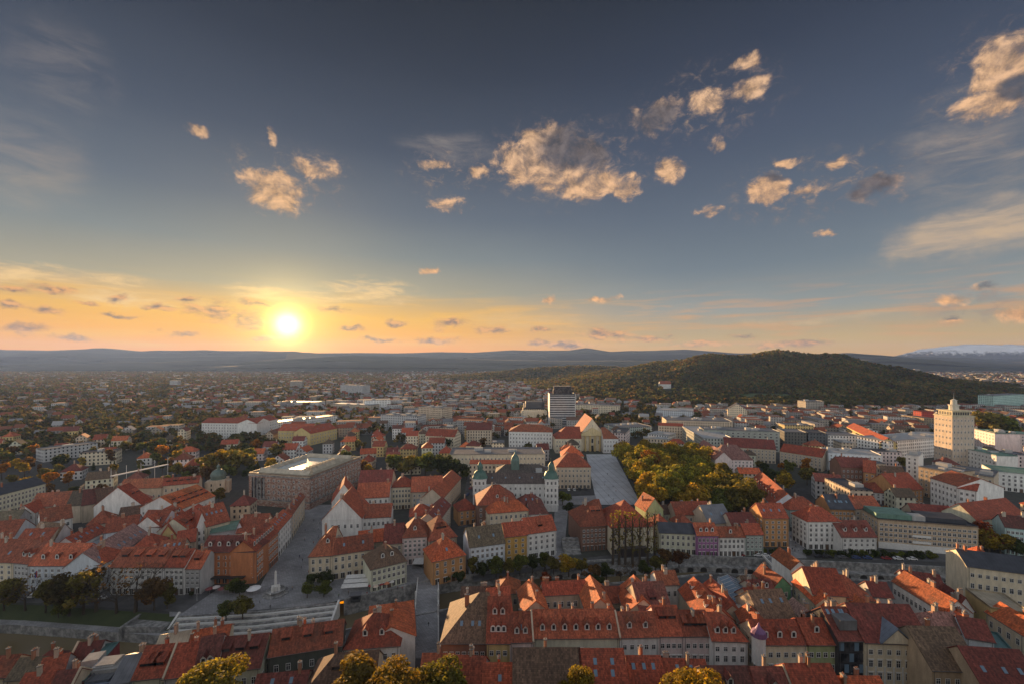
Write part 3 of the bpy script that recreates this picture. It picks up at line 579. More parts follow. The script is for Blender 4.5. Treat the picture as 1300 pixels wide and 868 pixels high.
# paved squares and streets
def px_poly(name, pts, z, mat): return flat_poly(name, [tuple(P(*p).xy) for p in pts], z, mat)
px_poly('river_square', [(232, 781), (300, 776), (380, 769), (420, 764), (470, 752), (512, 744), (552, 738), (556, 726), (516, 714), (392, 716), (432, 640), (384, 640), (330, 744), (250, 748), (215, 752), (215, 782)], .004, 'paving')
px_poly('pale_square', [(744, 576), (780, 576), (814, 640), (758, 640)], .004, 'pale_paving')
px_poly('church_street', [(700, 720), (714, 720), (722, 640), (758, 640), (756, 628), (708, 630), (704, 650)], .016, 'paving')
px_poly('river_road', [(880, 702), (1300, 716), (1300, 706), (1190, 701), (880, 693), (700, 712), (600, 730), (602, 738), (706, 720)], .008, 'asphalt')
px_poly('narrow_street', [(583, 668), (596, 668), (606, 600), (594, 600)], .004, 'asphalt')
px_poly('bridge_street', [(1000, 708), (1024, 708), (1012, 660), (1000, 660)], .012, 'paving')
px_poly('far_avenue', [(1246, 510), (1262, 530), (1276, 530), (1256, 508)], .02, 'asphalt')
# footbridge
def box_between(b, a, c, w, z0, z1, m=0, off=0.0):
    a, c = Vector((*a, 0)), Vector((*c, 0)); e = (c - a).normalized(); n = Vector((e.y, -e.x, 0)); v = []
    for z in (z0, z1):
        for p, s in ((a, 1), (c, 1), (c, -1), (a, -1)): v.append(p + n * (off + s * w / 2) + Vector((0, 0, z)))
    b.faces(v, [(3, 2, 1, 0), (4, 5, 6, 7), (1, 0, 4, 5), (2, 1, 5, 6), (3, 2, 6, 7), (0, 3, 7, 4)], m)
ba, bb = (-29.5, 146), (-38.5, 199)
br = thing('footbridge', 'wide pale paved footbridge with white column balustrade crossing to the awnings', 'bridge', ((ba[0] + bb[0]) / 2, (ba[1] + bb[1]) / 2, 0))
off = Vector(br.location); A_, B_ = (ba[0] - off.x, ba[1] - off.y), (bb[0] - off.x, bb[1] - off.y)
b = MB(); box_between(b, A_, B_, 10, -1.2, .25); link('deck', b.mesh('deck', ['paving']), br)
for s in (-1, 1):
    b = MB(); box_between(b, A_, B_, .35, 1.0, 1.2, 0, s * 4.6); link('rail', b.mesh('rail', ['white_paint']), br)
    e = Vector((B_[0] - A_[0], B_[1] - A_[1], 0)); L = e.length; e.normalize(); n = Vector((e.y, -e.x, 0)); bm_ = MB(); bm_.lathe([(.16, .25), (.11, .6), (.16, 1.0)], 6)
    me = bm_.mesh('baluster', ['white_paint'])
    for i in range(22): link('baluster', me, br, Vector((*A_, 0)) + e * (i + .5) * L / 22 + n * s * 4.6)
    pm = MB(); pm.lathe([(.34, .25), (.30, 4.6), (.42, 4.7), (.42, 4.9)], 10); pm.lathe([(.05, 4.9), (.32, 5.1), (.36, 5.35), (.2, 5.6), (.01, 5.7)], 10)
    for f in (.42, .62): link('column', pm.mesh('column', ['white_paint']), br, Vector((*A_, 0)) + e * L * f + n * s * 4.6)
b = MB()
for f in (.40, .78):
    b = MB(); box_between(b, (A_[0] + (B_[0] - A_[0]) * f, A_[1] + (B_[1] - A_[1]) * f), (A_[0] + (B_[0] - A_[0]) * (f + .03), A_[1] + (B_[1] - A_[1]) * (f + .03)), 8.5, -6.5, -1.2); link('pier', b.mesh('pier', ['stone']), br)

# stone bridge by the busy street, right
ba, bb = (130, 196), (134, 222)
br2 = thing('stone_bridge', 'stone bridge with people where the busy street meets the right quay', 'bridge', (132, 209, 0)); b = MB(); box_between(b, (-2, -13), (2, 13), 12, -1.6, .3); link('deck', b.mesh('deck', ['paving']), br2)
for s in (-1, 1):
    b = MB(); box_between(b, (-2, -13), (2, 13), .5, .3, 1.3, 0, s * 5.7); link('parapet', b.mesh('parapet', ['white_paint']), br2)
# castle hill slope under the viewpoint
b = MB(); prof = [(-240, 60), (-60, 84), (0, 86), (14, 78), (40, 56), (70, 32), (95, 15), (112, 4), (121, -.3)]
xs = list(range(-260, 261, 20)); hr = random.Random(3)
g = [[(x, y - (abs(x) / 260) ** 2 * 10 * (y > 10), z + (hr.uniform(-.8, .8) if 0 < i < len(prof) - 1 else 0)) for i, (y, z) in enumerate(prof)] for x in xs]
for i in range(len(xs) - 1):
    for j in range(len(prof) - 1): b.poly([g[i][j], g[i + 1][j], g[i + 1][j + 1], g[i][j + 1]])
structure(link('castle_hill', b.mesh('castle_hill', ['forest_floor'])))
def hill_z(y):
    for (y0, z0), (y1, z1) in zip(prof, prof[1:]):
        if y0 <= y <= y1: return z0 + (z1 - z0) * (y - y0) / (y1 - y0)
    return 0
# ---------------------------------------------------------------- wooded hill, mountains
HX = [-300, -50, 150, 278, 463, 649, 772, 880, 958, 1060, 1143, 1267, 1390, 1545, 1700, 1850, 2300]
HZ = [0, 0, 8, 34, 66, 90, 109, 121, 126, 126, 121, 105, 84, 54, 22, 6, 0]
def hz(x, y):
    """height of the wooded hill"""
    x = np.asarray(x, float); y = np.asarray(y, float)
    f = np.interp(x * (1700 / np.maximum(y, 600)) ** .6, HX, HZ) * (1 + .07 * np.sin(x / 90 + y / 130) + .05 * np.sin(x / 41 - y / 57))
    return f * np.exp(-((y - 1700) / np.where(y < 1700, 325, 420)) ** 2 / 2) + 60 * np.exp(-((x - 330) / 360) ** 2 / 2 - ((y - 2500) / 220) ** 2 / 2)
def grid_mesh(name, X, Y, Z, mat):
    ny, nx = X.shape; v = np.stack([X, Y, Z], -1).reshape(-1, 3)
    i = np.arange(ny * nx).reshape(ny, nx); f = np.stack([i[:-1, :-1], i[:-1, 1:], i[1:, 1:], i[1:, :-1]], -1).reshape(-1, 4)
    return arr_mesh(name, v, f, mat)
def arr_mesh(name, v, f, mats, mi=None):
    me = bpy.data.meshes.new(name); me.vertices.add(len(v)); me.vertices.foreach_set('co', np.asarray(v, 'f').ravel())
    k = f.shape[1]; me.loops.add(f.size); me.loops.foreach_set('vertex_index', f.astype('i').ravel())
    me.polygons.add(len(f)); me.polygons.foreach_set('loop_start', np.arange(0, f.size, k).astype('i'))
    for m in ([mats] if isinstance(mats, str) else mats): me.materials.append(MATS[m])
    if mi is not None: me.polygons.foreach_set('material_index', np.asarray(mi, 'i'))
    me.update(calc_edges=True); me.validate(); return me
X, Y = np.meshgrid(np.arange(-600, 3000, 30.0), np.arange(880, 3200, 30.0))
Zh = hz(X, Y) - 4.0
structure(link('wooded_hill', grid_mesh('wooded_hill', X, Y, Zh, 'forest_floor')))
def vnoise(rs, n, oct_=5):
    t = np.linspace(0, 1, n); o = np.zeros(n)
    for k in range(oct_):
        m = 6 * 2 ** k; pts = rs.uniform(-1, 1, m + 2); o += np.interp(t * m, np.arange(m + 2), pts) * .5 ** k
    return o
def mountains(name, prof, Yr, front, mat, rough, seed):
    rs = np.random.RandomState(seed); n = 420; px = np.linspace(prof[0][0], prof[-1][0], n)
    py = np.interp(px, [p[0] for p in prof], [p[1] for p in prof]); zr = 100 + (HY - py) * Yr / FOC + vnoise(rs, n) * rough
    rows = 26; tt = np.linspace(0, 1, rows); x = (px - CX) * Yr / FOC
    X, Y, Z = [], [], []
    for t in tt:
        wob = vnoise(rs, n, 6) * rough * 1.3 * math.sin(math.pi * t)
        X.append(x); Y.append(np.full(n, Yr - front * (1 - t)) + vnoise(rs, n, 4) * front * .06 * (t < 1)); Z.append(-3 + (np.maximum(zr, 0) + 3) * (t ** 1.35) + wob * np.clip(zr / 150, .1, 1.2))
    for t in (.5, 1.0):
        X.append(x); Y.append(np.full(n, Yr + 900 * t)); Z.append(np.maximum(zr, 0) * (1 - t) - 3 * t)
    structure(link(name, grid_mesh(name, np.array(X), np.array(Y), np.array(Z), mat)))
mountains('foothills', [(-90, 462), (0, 463), (45, 463), (60, 460.5), (78, 463), (110, 462), (140, 459), (185, 459.5), (250, 457), (320, 458), (400, 453), (450, 450), (500, 451), (560, 454), (640, 457), (700, 458), (820, 459), (1000, 459), (1040, 452), (1075, 449.5), (1120, 452), (1170, 457), (1210, 461), (1300, 461), (1390, 460)], 4700, 1100, 'mountain_wood', 24, 3)
mountains('mountain_range', [(-120, 446), (0, 446), (60, 448), (130, 446), (180, 451), (260, 448), (300, 450), (360, 450.5), (420, 451), (500, 450.5), (560, 449), (600, 450), (650, 446), (700, 444.5), (722, 444), (745, 440), (775, 445), (800, 443), (830, 442.5), (870, 440.5), (900, 443), (930, 445), (1000, 446), (1060, 448), (1130, 448), (1180, 450), (1300, 452), (1420, 452)], 6900, 1500, 'mountain_wood', 58, 8)
mountains('snow_mountain', [(1080, 452), (1130, 449), (1165, 445), (1195, 440), (1215, 436.5), (1235, 433), (1252, 434), (1275, 436), (1300, 436), (1340, 433), (1420, 436)], 7900, 900, 'snow_rock', 55, 21)
# ---------------------------------------------------------------- the old town on the near bank, facades along the street below the hill
def TH(label, a, b, h, yr, **k): return building('town_house', label, k.pop('cat', 'house'), a, b, h, yr, group=k.pop('group', 'old town houses'), **k)
G1 = 'old town houses under the castle hill'
nb = dict(group=G1, g=0, style='frame', gap=2.7)
h_moss = TH('tall house with dark mossy roof beside the bridge, its hipped end sunlit orange', (560, 815), (618, 815), 13, 752, wall='N', roof='b', hip='L', nf=2, nc=7, dorm='k3@.3', **nb)
TH('narrow yellow house with five small dormers stacked on a steep red roof', (618, 815), (647, 815), 14, 757, wall='Y', nf=3, nc=3, dorm='g2@.58 e3@.2', par='', **nb)
TH('narrow pinkish house with two gabled dormers around a blue skylight', (647, 814), (677, 813), 14, 776, wall='I', nf=3, nc=3, dorm='g2@.22 k1@.35', par='R', **nb)
h_court = TH('wide cream house with a row of seven gabled dormers before a roofed courtyard', (678, 809), (786, 808), 14, 773, wall='H', nf=2, nc=8, dorm='g7@.22', chim=4, **nb)
TH('pale house with blue metal eaves band and two gabled dormers', (787, 808), (836, 807), 14, 776, wall='W', nf=3, nc=5, dorm='g2@.3', par='L', **nb)
TH('pink and white ornamented house with wide roof terrace dormers', (836, 806), (868, 806), 14, 768, wall='I', nf=3, nc=4, dorm='s2@.5', **{**nb, 'style': 'hood'})
TH('pink and white house with four dark shed dormers in one line', (868, 806), (904, 806), 14, 774, wall='I', nf=3, nc=4, dorm='s4@.32', **{**nb, 'style': 'hood'})
h_pass = TH('plain white house at the near corner of the glass-roofed passage, three arched dormers', (904, 812), (949, 813), 14, 777, wall='W', nf=4, nc=4, dorm='g3@.22', hip='R', **nb)
h_turr = TH('cream corner house with a violet turret cap and three round dormers', (962, 817), (1024, 817), 14, 786, wall='C', nf=3, nc=6, dorm='e3@.22', faces='FL', **{**nb, 'style': 'hood'})
TH('small green house with a single dormer between cream and dark glass neighbours', (1024, 817), (1063, 817), 14, 784, wall='G', nf=3, nc=4, dorm='e1@.4', par='R', **nb)
h_glass = TH('modern house with dark glass facade and four skylights in a row', (1064, 812), (1098, 812), 16, 770, wall='K', roof='d', nf=1, nc=1, wmat='paint', dorm='k4@.75', par='R', **nb, ww=.3)
h_ped = TH('large cream palace with a triangular blue-topped pediment on its facade', (1098, 814), (1183, 817), 16, 766, wall='C', roof='d', nf=4, nc=7, dorm='', dd=16, cat='palace', **{**nb, 'style': 'hood'})
TH('ochre house with a plain brown tiled roof right of the pediment palace', (1183, 849), (1248, 851), 14, 795, wall='T', roof='w', nf=3, nc=5, chim=1, **nb)
TH('house with a long dark red roof in the bottom corner, facade out of view', (1248, 872), (1330, 878), 14, 822, wall='T', roof='d', nf=3, nc=5, dorm='k3@.35', chim=0, **nb)
# courtyard wings and back houses (kept as wings of their own)
def wing(label, a, b, h, yr, **k):
    k.setdefault('group', 'back wings and rear houses of the old town'); k.setdefault('chim', None)
    return building('rear_house', label, 'house', a, b, h, yr, g=0, nf=k.pop('nf', 2), **k)
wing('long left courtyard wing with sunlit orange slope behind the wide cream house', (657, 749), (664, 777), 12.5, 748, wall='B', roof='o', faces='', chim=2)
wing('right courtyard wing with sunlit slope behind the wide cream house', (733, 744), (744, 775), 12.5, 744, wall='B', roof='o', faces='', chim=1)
wing('back courtyard wing with four chimneys along its ridge by the river trees', (690, 755), (745, 752), 12.5, 737, wall='B', roof='r', chim=4, faces='F', nc=6)
wing('low house with lit gable beside the courtyard wing, near the bridge trees', (629, 752), (660, 752), 11, 731, wall='C', roof='o', hip='LR')
wing('dark rear house behind the tall mossy roof, ridge toward the river', (585, 766), (622, 765), 12, 744, wall='N', roof='b', faces='F')
wing('red rear house between the yellow house and the courtyard', (622, 778), (650, 775), 13, 745, wall='B', roof='r', faces='F')
wing('steep dark red rear house with its slope facing the castle', (812, 774), (852, 772), 14, 738, wall='B', roof='d', dorm='s1@.3', faces='F')
wing('sunlit orange hipped rear house behind the pale house with blue band', (784, 746), (794, 778), 12, 744, wall='C', roof='o')
wing('rear house with small red roof by the near riverbank trees', (760, 765), (790, 764), 10, 744, wall='B', roof='r')
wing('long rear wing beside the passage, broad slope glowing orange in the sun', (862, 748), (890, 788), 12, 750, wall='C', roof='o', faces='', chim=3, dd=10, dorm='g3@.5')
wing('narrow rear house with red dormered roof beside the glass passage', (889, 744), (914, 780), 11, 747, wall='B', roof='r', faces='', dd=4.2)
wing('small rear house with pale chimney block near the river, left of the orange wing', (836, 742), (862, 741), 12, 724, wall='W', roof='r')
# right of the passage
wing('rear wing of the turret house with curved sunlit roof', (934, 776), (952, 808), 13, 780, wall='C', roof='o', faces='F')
wing('brown roofed rear house with skylights behind the green house', (967, 786), (1010, 783), 13, 748, wall='B', roof='w', dorm='k3@.5')
wing('small pinkish roofed house sunlit before the brown roof', (998, 766), (1018, 784), 11, 767, wall='C', roof='p')
wing('red roofed riverside house right of the glass atrium', (954, 768), (980, 766), 12, 745, wall='B', roof='r')
wing('riverside house with two red gables near the atrium', (955, 753), (985, 751), 11, 735, wall='B', roof='d', dorm='g2@.3')
wing('brown roofed house pressed against the atrium wall', (946, 745), (964, 744), 10, 730, wall='B', roof='w')
wing('green walled riverside house with red gabled roof', (982, 745), (1004, 743), 11, 732, wall=(.12, .30, .18), roof='r', d=11, kind='G', faces='FL', nc=3)
wing('pale gabled house with orange roof on the waterfront by the quay bend', (1004, 722), (1026, 722), 9, 712, wall='W', roof='o', d=14, kind='G', faces='F', nc=2)
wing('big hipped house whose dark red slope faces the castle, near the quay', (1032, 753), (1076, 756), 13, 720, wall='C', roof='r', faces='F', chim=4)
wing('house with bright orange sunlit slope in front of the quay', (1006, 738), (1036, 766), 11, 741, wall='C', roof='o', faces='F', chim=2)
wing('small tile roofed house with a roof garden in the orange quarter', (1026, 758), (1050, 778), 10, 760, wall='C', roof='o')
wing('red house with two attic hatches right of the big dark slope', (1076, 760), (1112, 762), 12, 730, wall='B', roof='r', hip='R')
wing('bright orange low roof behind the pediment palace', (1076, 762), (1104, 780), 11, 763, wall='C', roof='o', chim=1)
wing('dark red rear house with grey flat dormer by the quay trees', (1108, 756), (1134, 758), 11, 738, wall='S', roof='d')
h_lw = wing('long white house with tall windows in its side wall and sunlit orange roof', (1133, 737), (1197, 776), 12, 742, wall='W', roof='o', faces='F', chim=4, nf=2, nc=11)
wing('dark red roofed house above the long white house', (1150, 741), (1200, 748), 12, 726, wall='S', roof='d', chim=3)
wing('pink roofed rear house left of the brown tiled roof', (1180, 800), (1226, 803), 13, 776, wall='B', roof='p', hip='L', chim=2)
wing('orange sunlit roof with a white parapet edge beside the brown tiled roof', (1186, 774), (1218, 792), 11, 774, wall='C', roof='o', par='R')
wing('dark red roof stepping down right of the white parapet', (1226, 808), (1262, 814), 13, 784, wall='L', roof='d')
wing('small white gabled house facing the river bend', (1215, 772), (1236, 774), 10, 758, wall='W', roof='d', d=10, kind='G', faces='F', nc=2)
wing('yellow sunlit block with blank walls and two small windows', (1258, 772), (1312, 780), 13, 752, wall='Y', kind='f', d=14, faces='F', nc=4, roof='y')
wing('orange roof with a white trough gutter near the frame edge', (1252, 776), (1300, 806), 11, 778, wall='C', roof='o')
wing('dark metal roofed annex with teal glass strip', (1232, 826), (1300, 842), 10, 800, wall='L', roof='t', kind='f', d=16, faces='F', nf=1)
h_gq = building('apartment_house', 'pale apartment house with blind sunlit yellow gable end and dark roof on the near quay', 'apartment house', (1228, 718), (1312, 729), 15, 701, wall='C', roof='k', faces='F', nf=3, nc=8, g=0, chim=3, p=.5, group='old town houses')
wing('little tower house with orange pyramid roof behind the dark roof', (1240, 706), (1259, 707), 17, 693, wall='O', roof='o', hip='LR', p=1.0, nf=1, chim=0)
# passage atrium and white flat house
ATR = building('glass_atrium', 'long passage with blue glass ridge roof between the sunlit wing and red houses', 'atrium', (911, 733), (936, 774), 10.5, kind='f', d=7.5, wall='L', roof='m', faces='', g=0, chim=0)
wing('white flat roofed house with satellite boxes at the passage end', (944, 786), (962, 785), 10, 768, wall='W', roof='m', kind='f', chim=3)
# bottom-most roofs, closest to the hill
G2 = 'roofs at the foot of the castle hill'
def FR(label, a, b, h, yr, **k): return building('town_house', label, 'house', a, b, h, yr, g=0, nf=2, group=G2, **k)
FR('house with broad dark mottled roof at the bottom edge, behind a yellow treetop', (652, 900), (743, 900), 16, 822, wall='B', roof='b', chim=1, dorm='')
FR('house with plain red roof and blue skylights beside the dark mottled roof', (743, 900), (803, 900), 16, 823, wall='B', roof='r', dorm='k2@.7 k2@.5', chim=0)
FR('low red house with several roof windows behind the round treetop', (803, 880), (848, 880), 14, 832, wall='B', roof='r', dorm='k3@.6', chim=2)
FR('low house with rounded red ridge under the sunlit chimneys', (848, 878), (905, 880), 13, 836, wall='B', roof='r', dorm='k2@.6', chim=3)
FR('dark red roof with one steep orange tiled gable near the bottom edge', (905, 900), (968, 900), 15, 845, wall='B', roof='d', dorm='g1@.5', chim=0)
FR('dark red roof between the orange gable and the cream fire-wall', (968, 900), (1016, 900), 15, 846, wall='B', roof='d', dorm='g1@.4', par='R', chim=1)
FR('red roof right of the cream fire-wall with pots along its ridge', (1018, 895), (1078, 895), 16, 842, wall='B', roof='r', chim=4)
FR('low orange roofed house below the pediment palace', (1082, 905), (1140, 905), 12, 858, wall='C', roof='o', chim=3)
FR('red roof topped by five sunlit chimneys beside the bridge street', (572, 888), (612, 890), 14, 832, wall='S', roof='r', chim=5)
FR('small red roof with a ladder just left of the dark mottled roof', (612, 892), (652, 892), 14, 841, wall='B', roof='r', dorm='k1@.5', chim=1)
FR('low orange house with two sunlit chimneys at the bridge foot', (532, 868), (572, 868), 12, 829, wall='C', roof='r', chim=2)
FR('dark roofed house with long shed dormers before the foreground trees', (385, 880), (475, 872), 15, 828, wall='B', roof='b', dorm='s2@.5', hip='L', chim=1)
FR('low red roofed house under the green-windowed front, behind yellow leaves', (318, 890), (385, 884), 13, 853, wall='B', roof='d', dorm='k2@.5', chim=1)
# left foreground rows on the near bank
h_green = TH('dark green-grey house with white windows and three long shed dormers', (341, 833), (434, 818), 13, 792, wall='Q', roof='r', dorm='s3@.45', nf=2, nc=6, chim=4, faces='FR', group=G1, g=0, style='frame')
h_hip = TH('white house with broad hipped red roof beside the bridge, left slope sunlit', (437, 823), (507, 818), 11, 778, wall='W', roof='r', hip='LR', dorm='g2@.3', nf=2, nc=6, chim=3, faces='FR', group=G1, g=0)
wing('rear wing of the hipped house stretching to the bridgehead', (527, 806), (524, 762), 11, 772, wall='W', roof='o', d=15, hip='R', faces='F', chim=2)
TH('red roofed house with three shed dormers and a many-windowed cream gable', (264, 853), (330, 846), 12, 806, wall='H', roof='d', dorm='s3@.5', nf=2, nc=5, chim=1, faces='FR', par='L', group=G1, g=0)
TH('narrow house with two tiled gables and a sunlit ridge near the yellow tree', (243, 868), (272, 862), 12, 806, wall='S', roof='d', dorm='g2@.35', nf=2, nc=2, group=G1, g=0, chim=1)
TH('steep red house with parapet wall and grey metal strip along its side', (208, 860), (243, 856), 12, 815, wall='S', roof='r', par='L', nf=2, nc=3, group=G1, g=0)
TH('cream house with red attic storey, three dormers and grey metal roof top', (168, 862), (206, 858), 12, 818, wall='H', roof='r', dorm='s3@.3', nf=2, nc=3, group=G1, g=0, chim=2)
TH('grey metal roofed narrow house with iron railings', (140, 868), (168, 864), 11, 830, wall='U', roof='g', nf=2, nc=2, group=G1, g=0, chim=2, p=.5)
TH('blue fronted house with flat grey roof and roof machines', (107, 868), (138, 864), 11, 838, kind='f', wall='U', roof='g', nf=2, nc=3, group=G1, g=0, chim=3)
TH('red fronted house with long green-grey metal roof terrace', (76, 872), (108, 866), 11, 818, kind='f', wall='X', roof='t', nf=1, nc=3, group=G1, g=0, chim=1)
wing('small red roof with a pale rim by the river', (88, 838), (122, 834), 10, 814, wall='S', roof='d', par='L')
wing('long red roofed house left of the green metal roof', (44, 868), (78, 860), 10, 832, wall='S', roof='r', chim=2)
wing('brown roofed river house in the bottom left', (8, 862), (44, 860), 10, 834, wall='B', roof='w', chim=2)
wing('red roofed house cut by the left frame edge', (-40, 862), (8, 858), 10, 832, wall='C', roof='r', chim=1)
wing('low red house below the river on the far left', (10, 895), (50, 890), 10, 852, wall='B', roof='r')
wing('low house with a white rim wall in the bottom left', (50, 898), (80, 894), 10, 850, wall='B', roof='d', par='R')
wing('small riverside house with dark red hipped roof left of the terrace roof', (40, 846), (72, 840), 9, 826, wall='B', roof='d', hip='LR')
wing('sunlit orange metal topped house by the river steps', (196, 826), (236, 819), 11, 803, wall='C', roof='y', chim=2, p=.5)
wing('orange topped narrow house with chimneys below the river steps', (240, 815), (290, 806), 11, 796, wall='C', roof='o', chim=3, p=.6)
# ---------------------------------------------------------------- far bank, left of the square
G3 = 'riverside row left of the square'
TH('yellow-cream house at the left frame edge of the riverside row', (-30, 712), (17, 713), 12, 684, wall='C', nf=3, nc=5, group=G3, dorm='k2@.3')
TH('narrow grey riverside house between yellow and blue-white neighbours', (17, 713), (37, 715), 12, 686, wall='S', nf=3, nc=4, group=G3, dorm='g2@.25')
TH('blue-white riverside palace with three round white dormers and a flag', (37, 717), (96, 717), 12, 689, wall='L', nf=3, nc=7, dorm='e3@.25', group=G3, style='hood', cat='palace')
h_cor = TH('grey-white corner house with small blue pediment dormer', (96, 716), (128, 716), 12, 692, wall='L', nf=3, nc=5, hip='R', group=G3)
TH('long house running back along the alley, white side wall and dashed white skylights', (129, 716), (189, 677), 12, 681, wall='L', roof='p', nf=2, nc=14, group=G3, dorm='k8@.25', faces='F')
TH('white riverside house behind bare trees with four dark shed dormers', (140, 719), (208, 719), 12, 694, wall='W', nf=3, nc=9, dorm='s4@.45', group=G3)
TH('white riverside house with two big shed dormers left of the orange hotel', (208, 719), (234, 719), 12, 696, wall='W', nf=3, nc=4, dorm='s2@.45', group=G3)
TH('low pale house touching the orange hotel', (234, 721), (255, 721), 11, 698, wall='S', nf=3, nc=3, dorm='s1@.4', group=G3)
OH = building('hotel', 'terracotta orange corner hotel with dark dormers facing the river square', 'hotel', (255, 700), (324, 699), 14.5, 679, wall='O', roof='d', hip='R', nf=3, nc=8, dorm='e5@.3', g=1, chim=2)
building('hotel_wing', 'orange wing of the corner hotel along the paved square with dark dormers', 'hotel', (325, 699), (353, 674), 14.5, 674, wall='O', roof='r', nf=3, nc=10, dorm='e9@.3', chim=2)
G4 = 'houses lining the long square'
TH('white house next to the orange wing on the long square', (353, 673), (370, 654), 14, 655, wall='W', nf=3, nc=6, dorm='k6@.4', group=G4)
TH('pale house with green copper roof edge near the library', (370, 653), (387, 629), 14, 636, wall='C', roof='r', nf=3, nc=8, dorm='k4@.5', group=G4)
TH('red roofed house with a small courtyard behind the orange wing', (300, 676), (335, 674), 12, 652, wall='C', nf=2, group=G4, faces='F')
TH('house with pale green flat roof in the block behind the hotel', (266, 678), (304, 672), 10, 663, kind='f', roof='c', wall='S', group=G4, nf=2)
TH('small blue-windowed gable in the block behind the hotel', (296, 680), (312, 678), 10, 662, kind='G', d=9, wall='L', group=G4, nf=2, nc=2)
TH('pale gable house left of the green flat roof', (248, 672), (264, 668), 11, 650, kind='G', d=16, wall='W', group=G4, nf=2, nc=2)
# library
NL = building('library', 'monumental brick and stone library block with glowing metal roof edges', 'library', (316, 600), (393, 605), 22, kind='f', d=62, wall='B', roof='y', wmat='brick_stone', faces='', lod=0, chim=0)
# ---------------------------------------------------------------- right of the square
TH('big white building with broad plain gable on the long square', (409, 659), (459, 657), 14, 632, kind='G', d=22, wall='W', faces='F', nf=2, nc=5, group=G4, g=0)
TH('white wing with red roof joined to the big white gable', (459, 657), (496, 655), 12, 639, wall='W', nf=2, nc=6, group=G4, g=0, faces='FR')
TH('second white gable behind the big white one', (421, 637), (452, 634), 13, 614, kind='G', d=20, wall='W', faces='F', nf=2, nc=4, group=G4)
TH('white house with dark red roof above the white gables', (452, 632), (494, 630), 12, 612, wall='W', roof='r', nf=2, group=G4, faces='FR')
TH('cream corner house with tall hipped roof at the mouth of the long square', (392, 706), (421, 704), 11.5, 668, wall='C', hip='L', nf=2, nc=3, group=G4, dorm='g1@.4')
TH('cream house with brown-red roof behind the cafe awnings', (421, 704), (474, 696), 11.5, 680, wall='C', nf=2, nc=6, group=G4, dorm='k2@.4')
TH('house with mossy brown roof above colourful cafe tables', (471, 722), (516, 711), 10, 690, wall='H', roof='b', hip='LR', nf=2, nc=7, group=G4, dorm='e2@.35')
TH('tall beige house with steep pointed red roof behind the awning', (511, 682), (542, 680), 13.5, 655, wall='I', roof='r', hip='LR', nf=4, nc=5, group=G4, dorm='g1@.3')
TH('dark red rear house between the white wing and the beige house', (487, 690), (512, 688), 11, 664, wall='B', roof='d', group=G4)
TH('sunlit orange shed roof behind the cream house', (455, 690), (488, 686), 9, 672, wall='B', roof='o', group=G4, p=.5)
TH('cream three-storey house in the middle of the red roofs', (497, 618), (522, 617), 15, 603, wall='C', roof='r', group=G4, nc=6, faces='FR', hip='LR')
TH('long red roof left of the cream three-storey house', (455, 612), (497, 611), 13, 596, wall='B', roof='d', group=G4)
TH('red corner roof over beige walls at the narrow street', (522, 624), (562, 622), 14, 604, wall='B', roof='r', group=G4, faces='FR')
TH('beige house along the narrow street with parked cars', (562, 632), (585, 606), 13, 607, wall='B', roof='r', group=G4, faces='F')
TH('low pale blue metal roof in the courtyard', (529, 644), (556, 642), 9, 632, kind='f', wall='W', roof='m', group=G4)
TH('row house with dark red dormered roof beside the narrow street', (556, 662), (572, 640), 13, 640, wall='B', roof='d', group=G4, dorm='k4@.4')
TH('red hipped house behind the ochre corner house', (545, 686), (580, 680), 12, 654, wall='B', roof='r', group=G4, dorm='s3@.4', hip='LR')
TH('ochre corner house with big sunlit orange hipped roof at the bridgehead', (549, 712), (591, 703), 11, 681, wall='A', roof='o', hip='LR', nf=2, nc=4, group=G4, faces='FR', dorm='k1@.3', p=.95)
TH('red house group in front of the beige tall house', (520, 655), (548, 653), 12, 638, wall='B', roof='r', group=G4, hip='LR')
# middle block between the narrow street and the church square
G5 = 'river block below the university'
TH('white river house with roof terrace cut into its brown roof', (596, 694), (641, 688), 13, 667, wall='L', roof='w', nf=3, nc=7, dorm='k2@.35', group=G5, faces='F')
TH('ochre yellow river house with dark balconies', (641, 681), (669, 678), 13, 662, wall=(.5, .3, .08), nf=3, nc=3, group=G5)
TH('white river house with green trees at its foot, right end of the block', (669, 677), (706, 672), 13, 655, wall='W', nf=3, nc=5, dorm='s1@.3', group=G5)
TH('cream house with bright red hipped roof in the middle of the block', (620, 651), (671, 647), 13, 635, wall='C', roof='o', hip='LR', nf=2, nc=8, group=G5, faces='F')
TH('brown sided house with big red gabled roof below the university', (606, 641), (658, 638), 15, 615, wall='N', roof='r', hip='LR', nf=3, group=G5, dorm='g1@.3', faces='F')
TH('red roofed house behind the white river house', (672, 652), (696, 651), 11, 636, wall='W', roof='d', group=G5, hip='R', nf=2)
TH('dark red roofed house tucked beneath the university facade', (657, 641), (690, 640), 12, 627, wall='B', roof='d', group=G5, hip='LR', dorm='k2@.4')
TH('small ochre house with hipped roof at the narrow street', (582, 648), (605, 645), 9, 632, wall='A', roof='r', hip='LR', nf=2, nc=3, group=G5)
